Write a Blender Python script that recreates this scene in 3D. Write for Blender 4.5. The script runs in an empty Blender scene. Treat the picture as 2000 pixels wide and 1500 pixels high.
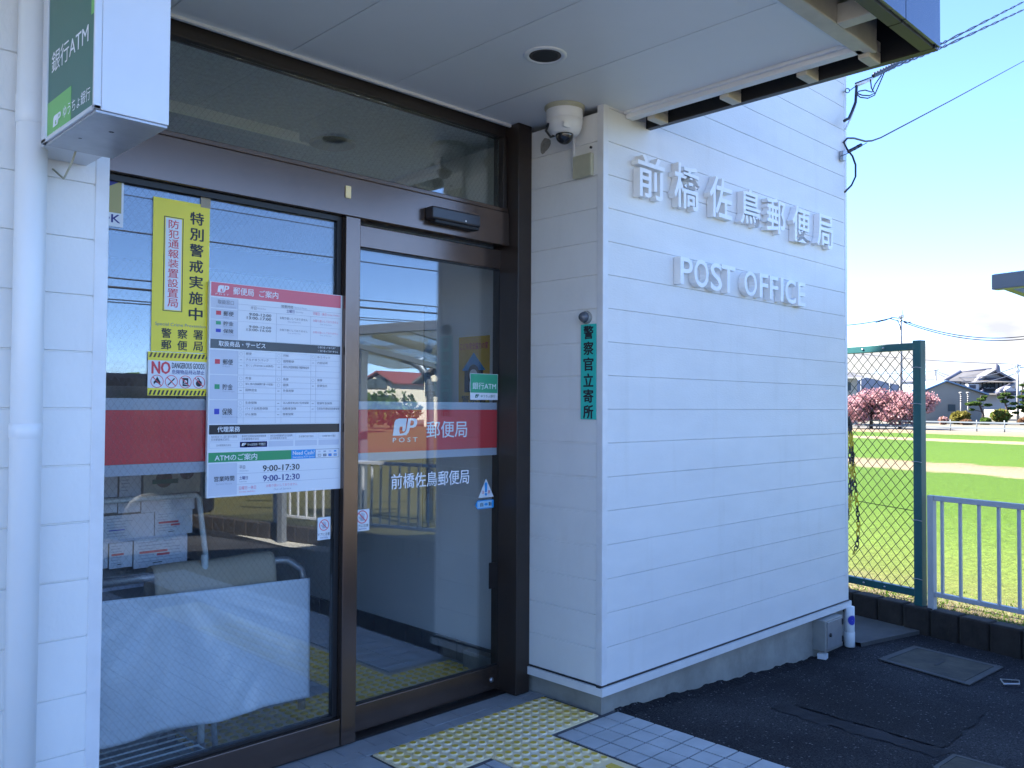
import bpy, bmesh, math, random
from mathutils import Vector, Matrix, Quaternion
from math import radians as RAD, sin, cos, pi, tan, sqrt
random.seed(7)
SC = bpy.context.scene
COL = SC.collection

# ------------------------------------------------------------------ camera
CAM_H = 1.37
FPX = 1671.5                      # focal length in pixels of the 2000 px wide photograph
YAW, PITCH, ROLL = 0.77581, 0.025766, 0.00574
cy, sy, cp, sp, cr, sr = cos(YAW), sin(YAW), cos(PITCH), sin(PITCH), cos(ROLL), sin(ROLL)
FWD = Vector((sy*cp, cy*cp, sp)); _r0 = Vector((cy, -sy, 0)); _u0 = _r0.cross(FWD)
RGT = cr*_r0 + sr*_u0; UPV = -sr*_r0 + cr*_u0
CAMP = Vector((0, 0, CAM_H))
cam = bpy.data.cameras.new('camera'); camo = bpy.data.objects.new('camera', cam); COL.objects.link(camo)
cam.sensor_width = 36; cam.lens = 36*FPX/2000; cam.clip_start = 0.05; cam.clip_end = 20000
camo.matrix_world = Matrix(((RGT.x, UPV.x, -FWD.x, 0), (RGT.y, UPV.y, -FWD.y, 0), (RGT.z, UPV.z, -FWD.z, CAM_H), (0, 0, 0, 1)))
SC.camera = camo

# ------------------------------------------------------------------ sky, sun, exposure
SUN_EL, SUN_AZ = RAD(44), RAD(-15)        # azimuth from +Y towards +X: the sun stands behind the building
W = bpy.data.worlds.new('World'); SC.world = W; W.use_nodes = True
nt = W.node_tree; nt.nodes.clear()
def wn(t, **k):
    n = nt.nodes.new(t)
    for a, b in k.items(): setattr(n, a, b)
    return n
out = wn('ShaderNodeOutputWorld'); bg = wn('ShaderNodeBackground'); sky = wn('ShaderNodeTexSky')
sky.sky_type = 'NISHITA'; sky.sun_disc = False; sky.sun_elevation = SUN_EL; sky.sun_rotation = SUN_AZ
sky.air_density = 0.75; sky.dust_density = 0.05; sky.ozone_density = 1.6; sky.altitude = 2500
bg.inputs['Strength'].default_value = 0.082
tc = wn('ShaderNodeTexCoord'); sep = wn('ShaderNodeSeparateXYZ'); nt.links.new(tc.outputs['Generated'], sep.inputs[0])
tint = wn('ShaderNodeMixRGB', blend_type='MULTIPLY'); tint.inputs[0].default_value = 1; tint.inputs[2].default_value = (.79, .915, 1.09, 1); nt.links.new(sky.outputs[0], tint.inputs[1])
mp = wn('ShaderNodeMapping'); mp.inputs['Scale'].default_value = (3.2, 3.2, 11); nt.links.new(tc.outputs['Generated'], mp.inputs[0])
nz = wn('ShaderNodeTexNoise'); nz.inputs['Scale'].default_value = 1.5; nz.inputs['Detail'].default_value = 9; nz.inputs['Roughness'].default_value = .58
nt.links.new(mp.outputs[0], nz.inputs['Vector'])
zr = wn('ShaderNodeMapRange'); zr.inputs[1].default_value = .02; zr.inputs[2].default_value = .20; zr.inputs[3].default_value = .74; zr.inputs[4].default_value = .30; zr.clamp = True
nt.links.new(sep.outputs['Z'], zr.inputs[0])
ad = wn('ShaderNodeMath', operation='ADD'); nt.links.new(nz.outputs[0], ad.inputs[0]); nt.links.new(zr.outputs[0], ad.inputs[1])
cr_ = wn('ShaderNodeMapRange'); cr_.inputs[1].default_value = .90; cr_.inputs[2].default_value = 1.08; cr_.clamp = True; cr_.interpolation_type = 'SMOOTHSTEP'
dt = wn('ShaderNodeVectorMath', operation='DOT_PRODUCT'); dt.inputs[1].default_value = (sin(RAD(82)), cos(RAD(82)), 0); nt.links.new(tc.outputs['Generated'], dt.inputs[0])
az_ = wn('ShaderNodeMapRange'); az_.inputs[1].default_value = .90; az_.inputs[2].default_value = .985; az_.inputs[3].default_value = -.22; az_.inputs[4].default_value = .02; nt.links.new(dt.outputs['Value'], az_.inputs[0])
ad2 = wn('ShaderNodeMath', operation='ADD'); nt.links.new(ad.outputs[0], ad2.inputs[0]); nt.links.new(az_.outputs[0], ad2.inputs[1])
nt.links.new(ad2.outputs[0], cr_.inputs[0])
mixc = wn('ShaderNodeMixRGB'); nt.links.new(cr_.outputs[0], mixc.inputs[0]); nt.links.new(tint.outputs[0], mixc.inputs[1])
cn2 = wn('ShaderNodeTexNoise'); cn2.inputs['Scale'].default_value = 3.1; cn2.inputs['Detail'].default_value = 6; nt.links.new(mp.outputs[0], cn2.inputs['Vector'])
crr = wn('ShaderNodeValToRGB'); crr.color_ramp.elements[0].position = .36; crr.color_ramp.elements[1].position = .56; crr.color_ramp.elements[0].color = (.78, .80, .90, 1); crr.color_ramp.elements[1].color = (1, 1, 1, 1); nt.links.new(cn2.outputs[0], crr.inputs[0])
csc = wn('ShaderNodeVectorMath', operation='SCALE'); csc.inputs['Scale'].default_value = 1.75; nt.links.new(crr.outputs[0], csc.inputs[0]); nt.links.new(csc.outputs[0], mixc.inputs[2])
nt.links.new(mixc.outputs[0], bg.inputs[0]); nt.links.new(bg.outputs[0], out.inputs[0])
sd = bpy.data.lights.new('sun', 'SUN'); sd.energy = 5.0; sd.angle = RAD(.53); sd.color = (1, .95, .86)
so = bpy.data.objects.new('sun', sd); COL.objects.link(so)
SUNV = Vector((sin(SUN_AZ)*cos(SUN_EL), cos(SUN_AZ)*cos(SUN_EL), sin(SUN_EL)))
so.rotation_euler = (-SUNV).to_track_quat('-Z', 'Y').to_euler()
SC.view_settings.view_transform = 'Standard'; SC.view_settings.look = 'None'; SC.view_settings.gamma = 1
SC.view_settings.exposure = 3.0
SC.cycles.max_bounces = 8; SC.cycles.transparent_max_bounces = 20; SC.cycles.glossy_bounces = 4
SC.cycles.caustics_reflective = False; SC.cycles.caustics_refractive = False

# ------------------------------------------------------------------ measuring: photo points carried onto real planes
def ray(u, v): return FWD + RGT*((u-1000)/FPX) - UPV*((v-750)/FPX)
def onY(u, v, y): r = ray(u, v); return CAMP + r*(y/r.y)
def onX(u, v, x): r = ray(u, v); return CAMP + r*(x/r.x)
def onZ(u, v, z): r = ray(u, v); return CAMP + r*((z-CAM_H)/r.z)
def far(u, d, z=0):               # plan position at view depth d
    p = CAMP + ray(u, 793)*d; return Vector((p.x, p.y, z))
def zat(u, v, d): return (CAMP + ray(u, v)*d).z
Vec = Vector

# ------------------------------------------------------------------ materials
def mat(name, col, rough=.6, metal=0., spec=.5, vary=0., vscale=6., bump=0., bscale=60., stretch=None, col2=None, detail=4, coat=0., trans=0.):
    m = bpy.data.materials.new(name); m.use_nodes = True; t = m.node_tree; b = t.nodes['Principled BSDF']
    b.inputs['Base Color'].default_value = (*col, 1); b.inputs['Roughness'].default_value = rough; b.inputs['Metallic'].default_value = metal
    b.inputs['Specular IOR Level'].default_value = spec
    if coat: b.inputs['Coat Weight'].default_value = coat
    if vary or bump:
        c = t.nodes.new('ShaderNodeTexCoord'); mpn = t.nodes.new('ShaderNodeMapping'); t.links.new(c.outputs['Object'], mpn.inputs[0])
        if stretch: mpn.inputs['Scale'].default_value = stretch
    if vary:
        n = t.nodes.new('ShaderNodeTexNoise'); n.inputs['Scale'].default_value = vscale; n.inputs['Detail'].default_value = detail; n.inputs['Roughness'].default_value = .6
        t.links.new(mpn.outputs[0], n.inputs['Vector'])
        r = t.nodes.new('ShaderNodeValToRGB'); r.color_ramp.elements[0].position = .32; r.color_ramp.elements[1].position = .68
        c2 = col2 or tuple(x*(1-vary) for x in col)
        r.color_ramp.elements[0].color = (*c2, 1); r.color_ramp.elements[1].color = (*col, 1)
        t.links.new(n.outputs[0], r.inputs[0]); t.links.new(r.outputs[0], b.inputs['Base Color'])
    if bump:
        n2 = t.nodes.new('ShaderNodeTexNoise'); n2.inputs['Scale'].default_value = bscale; n2.inputs['Detail'].default_value = 4
        t.links.new(mpn.outputs[0], n2.inputs['Vector'])
        bp = t.nodes.new('ShaderNodeBump'); bp.inputs['Strength'].default_value = bump; bp.inputs['Distance'].default_value = .004
        t.links.new(n2.outputs[0], bp.inputs['Height']); t.links.new(bp.outputs[0], b.inputs['Normal'])
    return m
def srgb(*c):
    f = lambda x: ((x/255+.055)/1.055)**2.4 if x/255 > .04045 else x/255/12.92
    return tuple(f(x) for x in c)

M = {}
def siding_mat(name, col, streak):
    m = mat(name, col, .5, vary=.07, vscale=2.2, bump=.32, bscale=55, stretch=streak, spec=.35)
    t = m.node_tree; b = t.nodes['Principled BSDF']; ramp = [n for n in t.nodes if n.type == 'VALTORGB'][0]
    # weathering: faint grey-brown runs and specks that belong to the paint
    c = t.nodes.new('ShaderNodeTexCoord'); mp2 = t.nodes.new('ShaderNodeMapping'); mp2.inputs['Scale'].default_value = (9, 9, 1.1)
    t.links.new(c.outputs['Object'], mp2.inputs[0])
    n = t.nodes.new('ShaderNodeTexNoise'); n.inputs['Scale'].default_value = 1.6; n.inputs['Detail'].default_value = 7; t.links.new(mp2.outputs[0], n.inputs['Vector'])
    r = t.nodes.new('ShaderNodeMapRange'); r.inputs[1].default_value = .56; r.inputs[2].default_value = .80; r.inputs[4].default_value = .12
    t.links.new(n.outputs[0], r.inputs[0])
    mx = t.nodes.new('ShaderNodeMixRGB'); mx.inputs[2].default_value = (.50, .46, .38, 1)
    t.links.new(r.outputs[0], mx.inputs[0]); t.links.new(ramp.outputs[0], mx.inputs[1]); t.links.new(mx.outputs[0], b.inputs['Base Color'])
    return m
M['siding'] = siding_mat('white_siding', (.80, .80, .79), (1, 1, 2.6))
M['siding_rough'] = siding_mat('white_siding_stipple', (.84, .835, .81), (1.6, 1.6, 1))
M['white'] = mat('white_paint', (.80, .80, .79), .4, vary=.06, vscale=5)
M['letter_white'] = mat('letter_enamel', (.90, .90, .90), .35, vary=.04, vscale=12)
M['trimw'] = mat('trim_white', (.78, .78, .78), .35, vary=.08, vscale=14)
M['pipe'] = mat('pvc_white', (.80, .81, .80), .3, vary=.04, vscale=4)
M['concrete'] = mat('foundation_concrete', (.33, .325, .29), .85, vary=.28, vscale=7, bump=.4, bscale=40)
M['concrete2'] = mat('slab_concrete', (.10, .098, .094), .9, vary=.3, vscale=5, bump=.5, bscale=60)
M['soffit'] = mat('soffit_panel', (.84, .84, .83), .38, vary=.05, vscale=1.5)
M['black'] = mat('black_void', (.012, .012, .014), .6)
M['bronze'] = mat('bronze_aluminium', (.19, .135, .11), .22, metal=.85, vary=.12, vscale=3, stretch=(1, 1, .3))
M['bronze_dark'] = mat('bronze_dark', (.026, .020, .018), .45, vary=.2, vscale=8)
M['bronze_jamb'] = mat('bronze_matte', (.035, .024, .019), .4, vary=.2, vscale=8)  # dark matte finish of the right door jamb
M['gasket'] = mat('gasket', (.015, .015, .017), .5)
M['ivory'] = mat('ivory_trim', (.62, .57, .46), .5, vary=.2, vscale=9)
M['beige'] = mat('beige_plastic', (.52, .50, .36), .45, vary=.12, vscale=25)
M['steel'] = mat('steel', (.45, .45, .46), .35, metal=.9, vary=.15, vscale=12)
M['greymetal'] = mat('painted_grey_metal', (.30, .30, .28), .5, vary=.2, vscale=10)
M['sky_tinted_panel'] = mat('sky_tinted_panel', (.115, .14, .20), .25, metal=.55)  # metal fascia panel with the sky's blue reflection put into its colour
M['alu'] = mat('brushed_panel', (.70, .71, .73), .42, metal=.25, vary=.1, vscale=3)
M['undersheet'] = mat('galvanised_sheet', (.46, .46, .47), .4, metal=.5, vary=.3, vscale=7)
M['asphalt'] = mat('asphalt', (.034, .034, .037), .9, spec=.18, vary=.5, vscale=1.3, bump=1.0, bscale=260, col2=(.013, .013, .016))
M['asphalt2'] = mat('asphalt_patch', (.019, .019, .022), .9, spec=.18, vary=.5, vscale=3.0, bump=1.0, bscale=230, col2=(.012, .012, .014))
for k in ('asphalt', 'asphalt2'):          # pale chips of aggregate
    t = M[k].node_tree; b = t.nodes['Principled BSDF']; ramp = [n for n in t.nodes if n.type == 'VALTORGB'][0]
    cq = t.nodes.new('ShaderNodeTexCoord'); nq = t.nodes.new('ShaderNodeTexNoise'); nq.inputs['Scale'].default_value = 140; nq.inputs['Detail'].default_value = 3; t.links.new(cq.outputs['Object'], nq.inputs['Vector'])
    rq = t.nodes.new('ShaderNodeMapRange'); rq.inputs[1].default_value = .35; rq.inputs[2].default_value = .72; rq.inputs[3].default_value = .35; rq.inputs[4].default_value = 2.6; t.links.new(nq.outputs[0], rq.inputs[0])
    sc_ = t.nodes.new('ShaderNodeVectorMath'); sc_.operation = 'SCALE'; t.links.new(ramp.outputs[0], sc_.inputs[0]); t.links.new(rq.outputs[0], sc_.inputs['Scale'])
    c = t.nodes.new('ShaderNodeTexCoord'); v = t.nodes.new('ShaderNodeTexVoronoi'); v.inputs['Scale'].default_value = 95
    t.links.new(c.outputs['Object'], v.inputs['Vector'])
    n = t.nodes.new('ShaderNodeTexWhiteNoise'); t.links.new(v.outputs['Color'], n.inputs[0])
    a = t.nodes.new('ShaderNodeMath'); a.operation = 'GREATER_THAN'; a.inputs[1].default_value = .955; t.links.new(n.outputs['Value'], a.inputs[0])
    d = t.nodes.new('ShaderNodeMath'); d.operation = 'LESS_THAN'; d.inputs[1].default_value = .42; t.links.new(v.outputs['Distance'], d.inputs[0])
    mu = t.nodes.new('ShaderNodeMath'); mu.operation = 'MULTIPLY'; t.links.new(a.outputs[0], mu.inputs[0]); t.links.new(d.outputs[0], mu.inputs[1])
    mx = t.nodes.new('ShaderNodeMixRGB'); mx.inputs[2].default_value = (.15, .15, .16, 1)
    t.links.new(mu.outputs[0], mx.inputs[0]); t.links.new(sc_.outputs[0], mx.inputs[1]); t.links.new(mx.outputs[0], b.inputs['Base Color'])
M['tile'] = mat('grey_tile', (.54, .565, .575), .5, vary=.22, vscale=6, bump=.25, bscale=120)
M['tile_b'] = mat('grey_tile_dark', (.40, .42, .44), .5, vary=.25, vscale=6, bump=.25, bscale=120)
M['grout'] = mat('grout', (.12, .12, .13), .9, vary=.3, vscale=30)
M['grout_l'] = mat('grout_pale', (.42, .43, .43), .9, vary=.3, vscale=30)
M['yellow_dot'] = mat('tactile_yellow', (.90, .60, .05), .5, vary=.2, vscale=30)
M['yellow_pale'] = mat('tactile_worn', (.94, .72, .34), .55, vary=.4, vscale=4, col2=(.92, .80, .60), bump=.2, bscale=90)
M['floor_in'] = mat('inside_tile', (.42, .44, .46), .4, vary=.2, vscale=6)
M['wall_in'] = mat('inside_wall', (.86, .87, .87), .6, vary=.06, vscale=2)
M['ceil_in'] = mat('inside_ceiling', (.80, .86, .85), .8, vary=.35, vscale=38, detail=8)
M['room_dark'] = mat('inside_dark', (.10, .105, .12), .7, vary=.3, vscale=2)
M['skirt'] = mat('skirting_tile', (.12, .12, .12), .4, vary=.3, vscale=9)
M['red_film'] = mat('red_film', (.78, .03, .04), .4)
M['grey_film'] = mat('grey_film', (.47, .50, .56), .45)
M['wtext'] = mat('white_print', (.86, .87, .90), .45)
M['ktext'] = mat('black_print', (.018, .018, .026), .5)
M['gtext'] = mat('grey_print', (.22, .22, .26), .5)
M['ltext'] = mat('pale_print', (.42, .44, .52), .5)
M['rtext'] = mat('red_print', (.70, .07, .09), .5)
M['ptext'] = mat('pink_print', (.82, .30, .38), .5)
M['btext'] = mat('navy_print', (.025, .03, .22), .5)
M['paper'] = mat('white_sheet', (.80, .82, .85), .45)
M['cell'] = mat('grey_cell', (.62, .65, .73), .45)
M['line'] = mat('table_rule', (.42, .44, .50), .5)
M['red_sign'] = mat('red_print_bar', (.72, .12, .16), .3)
M['black_sign'] = mat('black_print_bar', (.030, .028, .038), .2)
M['green_sign'] = mat('green_print', (.03, .33, .13), .3)
M['green_mid'] = mat('teal_green_print', (.035, .145, .105), .35)
M['green_lite'] = mat('light_green_print', (.16, .48, .10), .35)
M['blue_sq'] = mat('blue_print', (.035, .05, .46), .4)
M['cyan'] = mat('cyan_print', (.02, .32, .74), .35)
M['yellow'] = mat('yellow_print', (.92, .76, .04), .4)
M['orange'] = mat('orange_print', (.88, .50, .03), .45)
M['teal'] = mat('teal_plate', (.035, .56, .46), .4)
M['gold'] = mat('gold_print', (.42, .36, .12), .4)
M['brown_stripe'] = mat('brown_print', (.12, .07, .02), .5)
M['silver_sheet'] = mat('silver_sheet', (.74, .79, .83), .28, vary=.08, vscale=5)
M['kraft'] = mat('kraft_paper', (.42, .35, .25), .7, vary=.1, vscale=8)
M['white_pipe'] = mat('white_tube', (.66, .70, .66), .35)
M['dark_blue'] = mat('dark_cloth', (.02, .025, .045), .7)
M['fence_green'] = mat('green_steel', (.012, .095, .10), .4, vary=.15, vscale=10)
M['fence_wire'] = mat('green_wire', (.015, .025, .015), .5)
M['rail_white'] = mat('railing_paint', (.44, .455, .48), .4, vary=.1, vscale=10)
M['chain_y'] = mat('chain_yellow', (.66, .48, .02), .4)
M['chain_k'] = mat('chain_black', (.015, .015, .02), .4)
M['block'] = mat('kerb_block', (.033, .025, .020), .9, vary=.6, vscale=9, bump=1, bscale=50)
M['blocktop'] = mat('kerb_block_mossy', (.04, .034, .026), .9, vary=.6, vscale=14, bump=1, bscale=50)
M['cable'] = mat('black_cable', (.012, .012, .02), .5)
M['pole'] = mat('concrete_pole', (.24, .235, .23), .8, vary=.2, vscale=2)
M['bark'] = mat('bark', (.06, .04, .035), .9, vary=.4, vscale=8)
M['dark_shed'] = mat('dark_shed', (.03, .05, .06), .7)

def glass(name, base, tint, wire=False, wire_a=.16, wire_pitch=.0235):
    m = bpy.data.materials.new(name); m.use_nodes = True; t = m.node_tree; t.nodes.clear()
    o = t.nodes.new('ShaderNodeOutputMaterial'); tr = t.nodes.new('ShaderNodeBsdfTransparent'); tr.inputs[0].default_value = (*tint, 1)
    gl = t.nodes.new('ShaderNodeBsdfGlossy'); gl.inputs['Roughness'].default_value = .0; gl.inputs[0].default_value = (.95, .97, 1, 1)
    lw = t.nodes.new('ShaderNodeLayerWeight'); pw = t.nodes.new('ShaderNodeMath'); pw.operation = 'POWER'; pw.inputs[1].default_value = 4; t.links.new(lw.outputs['Facing'], pw.inputs[0])
    ad = t.nodes.new('ShaderNodeMath'); ad.inputs[1].default_value = base; t.links.new(pw.outputs[0], ad.inputs[0]); ad.use_clamp = True
    mx = t.nodes.new('ShaderNodeMixShader'); t.links.new(ad.outputs[0], mx.inputs[0]); t.links.new(tr.outputs[0], mx.inputs[1]); t.links.new(gl.outputs[0], mx.inputs[2])
    last = mx
    # slow waviness of float glass
    tcn = t.nodes.new('ShaderNodeTexCoord'); nn = t.nodes.new('ShaderNodeTexNoise'); nn.inputs['Scale'].default_value = 2.2; nn.inputs['Detail'].default_value = 0
    t.links.new(tcn.outputs['Object'], nn.inputs['Vector'])
    bp = t.nodes.new('ShaderNodeBump'); bp.inputs['Strength'].default_value = .04; bp.inputs['Distance'].default_value = .01
    t.links.new(nn.outputs[0], bp.inputs['Height']); t.links.new(bp.outputs[0], gl.inputs['Normal'])
    if wire:
        s = t.nodes.new('ShaderNodeSeparateXYZ'); t.links.new(tcn.outputs['Object'], s.inputs[0])
        def lines(op):
            a = t.nodes.new('ShaderNodeMath'); a.operation = op
            sz = t.nodes.new('ShaderNodeMath'); sz.operation = 'MULTIPLY'; sz.inputs[1].default_value = .72; t.links.new(s.outputs['Z'], sz.inputs[0])
            t.links.new(s.outputs['X'], a.inputs[0]); t.links.new(sz.outputs[0], a.inputs[1])
            p = t.nodes.new('ShaderNodeMath'); p.operation = 'PINGPONG'; p.inputs[1].default_value = wire_pitch/2; t.links.new(a.outputs[0], p.inputs[0])
            l = t.nodes.new('ShaderNodeMath'); l.operation = 'LESS_THAN'; l.inputs[1].default_value = .00065; t.links.new(p.outputs[0], l.inputs[0]); return l
        l1, l2 = lines('ADD'), lines('SUBTRACT')
        mxm = t.nodes.new('ShaderNodeMath'); mxm.operation = 'MAXIMUM'; t.links.new(l1.outputs[0], mxm.inputs[0]); t.links.new(l2.outputs[0], mxm.inputs[1])
        half = t.nodes.new('ShaderNodeMath'); half.operation = 'MULTIPLY'; half.inputs[1].default_value = wire_a; t.links.new(mxm.outputs[0], half.inputs[0])
        df = t.nodes.new('ShaderNodeBsdfDiffuse'); df.inputs[0].default_value = (.30, .31, .32, 1)
        m2 = t.nodes.new('ShaderNodeMixShader'); t.links.new(half.outputs[0], m2.inputs[0]); t.links.new(mx.outputs[0], m2.inputs[1]); t.links.new(df.outputs[0], m2.inputs[2]); last = m2
    t.links.new(last.outputs[0], o.inputs[0]); return m
M['glass'] = glass('door_glass', .085, (.95, .975, .985))
M['glass_wired'] = glass('wired_glass', .085, (.95, .975, .985), True)
M['glass_transom'] = glass('wired_glass_clear', .15, (.95, .985, .96), True, .14)
M['polycarb'] = glass('polycarbonate', .06, (.85, .88, .9))

# ------------------------------------------------------------------ mesh builder
_tcache = {}
def text_geo(s, off=0., ext=0., res=2):
    k = (s, off, ext, res)
    if k not in _tcache:
        c = bpy.data.curves.new('t', 'FONT'); c.body = s; c.size = 1; c.resolution_u = res; c.offset = off; c.extrude = ext
        if ext == 0: c.fill_mode = 'FRONT'
        o = bpy.data.objects.new('t', c); me = o.to_mesh()
        vs = [v.co.copy() for v in me.vertices]; fs = [tuple(p.vertices) for p in me.polygons]
        o.to_mesh_clear(); bpy.data.objects.remove(o); bpy.data.curves.remove(c)
        _tcache[k] = (vs, fs)
    return _tcache[k]

class MB:
    def __init__(s): s.v = []; s.f = []; s.m = []; s.mats = []; s.sm = []
    def mi(s, m):
        m = M[m] if isinstance(m, str) else m
        if m not in s.mats: s.mats.append(m)
        return s.mats.index(m)
    def add(s, vs, fs, m, smooth=False):
        b = len(s.v); i = s.mi(m); s.v += [Vector(v) for v in vs]
        for f in fs: s.f.append([b+k for k in f]); s.m.append(i); s.sm.append(smooth)
        return s
    def box(s, x0, x1, y0, y1, z0, z1, m):
        vs = [(x, y, z) for z in (z0, z1) for y in (y0, y1) for x in (x0, x1)]
        return s.add(vs, [(0, 2, 3, 1), (4, 5, 7, 6), (0, 1, 5, 4), (2, 6, 7, 3), (0, 4, 6, 2), (1, 3, 7, 5)], m)
    def obox(s, o, a, b, c, m):           # origin corner and three edge vectors
        o, a, b, c = map(Vector, (o, a, b, c)); vs = [o+a*i+b*j+c*k for k in (0, 1) for j in (0, 1) for i in (0, 1)]
        fs = [(0, 2, 3, 1), (4, 5, 7, 6), (0, 1, 5, 4), (2, 6, 7, 3), (0, 4, 6, 2), (1, 3, 7, 5)]
        if a.cross(b).dot(c) < 0: fs = [tuple(reversed(f)) for f in fs]
        return s.add(vs, fs, m)
    def quad(s, a, b, c, d, m): return s.add([a, b, c, d], [(0, 1, 2, 3)], m)
    def prism(s, pts, vec, m):            # polygon swept by vec
        n = len(pts); vec = Vector(vec); P = [Vector(p) for p in pts]; vs = P+[p+vec for p in P]
        fs = [tuple(range(n))[::-1], tuple(range(n, 2*n))]+[(i, (i+1) % n, n+(i+1) % n, n+i) for i in range(n)]
        return s.add(vs, fs, m)
    def tube(s, pts, r, m, n=8, closed=False, caps=True):
        P = [Vector(p) for p in pts]; R = r if isinstance(r, (list, tuple)) else [r]*len(P); vs = []; fs = []; prev = None
        for i, p in enumerate(P):
            if closed: t = P[(i+1) % len(P)]-P[i-1]
            else: t = (P[min(i+1, len(P)-1)]-P[max(i-1, 0)])
            t.normalize()
            if prev is None:
                a = t.orthogonal().normalized()
            else:
                a = (prev-t*prev.dot(t)); a = a.normalized() if a.length > 1e-6 else t.orthogonal().normalized()
            prev = a; b = t.cross(a)
            vs += [p+(a*cos(2*pi*k/n)+b*sin(2*pi*k/n))*R[i] for k in range(n)]
        L = len(P)
        for i in range(L if closed else L-1):
            j = (i+1) % L
            fs += [(i*n+k, i*n+(k+1) % n, j*n+(k+1) % n, j*n+k) for k in range(n)]
        if caps and not closed: fs += [tuple(range(n))[::-1], tuple((L-1)*n+k for k in range(n))]
        return s.add(vs, fs, m, True)
    def lathe(s, c, prof, m, axis=(0, 0, 1), n=24, smooth=True):   # prof: (radius, height along axis)
        c = Vector(c); ax = Vector(axis).normalized(); a = ax.orthogonal().normalized(); b = ax.cross(a); vs = []; fs = []
        for r, h in prof: vs += [c+ax*h+(a*cos(2*pi*k/n)+b*sin(2*pi*k/n))*max(r, 1e-5) for k in range(n)]
        for i in range(len(prof)-1): fs += [(i*n+k, i*n+(k+1) % n, (i+1)*n+(k+1) % n, (i+1)*n+k) for k in range(n)]
        return s.add(vs, fs, m, smooth)
    def build(s, name, parent=None, recalc=True, bevel=0.):
        me = bpy.data.meshes.new(name); off = ROOT.get(parent.name, Vector()) if parent else Vector()
        me.from_pydata([v-off for v in s.v], [], s.f); me.update()
        for mm in s.mats: me.materials.append(mm)
        me.polygons.foreach_set('material_index', s.m); me.polygons.foreach_set('use_smooth', s.sm)
        if recalc and len(s.f) < 30000:
            b = bmesh.new(); b.from_mesh(me); bmesh.ops.recalc_face_normals(b, faces=b.faces); b.to_mesh(me); b.free()
        o = bpy.data.objects.new(name, me); COL.objects.link(o)
        if parent: o.parent = parent; ROOT[o.name] = off
        if bevel:
            md = o.modifiers.new('bevel', 'BEVEL'); md.width = bevel; md.segments = 2; md.limit_method = 'ANGLE'
        return o
ROOT = {}
def tag(o, label=None, cat=None, group=None, kind=None):
    if label: o['label'] = label
    if cat: o['category'] = cat
    if group: o['group'] = group
    if kind: o['kind'] = kind
    return o
def thing(name, label, cat, loc, group=None):
    o = bpy.data.objects.new(name, None); COL.objects.link(o); o.location = loc; o.empty_display_size = .1
    ROOT[o.name] = Vector(loc); return tag(o, label, cat, group)
def copy_tree(root, delta):
    def cp(o, par):
        c = o.copy(); COL.objects.link(c)
        if par: c.parent = par
        for ch in [x for x in COL.objects if x.parent == o]: cp(ch, c)
        return c
    r = cp(root, None); r.location = root.location+Vector(delta); return r

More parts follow.
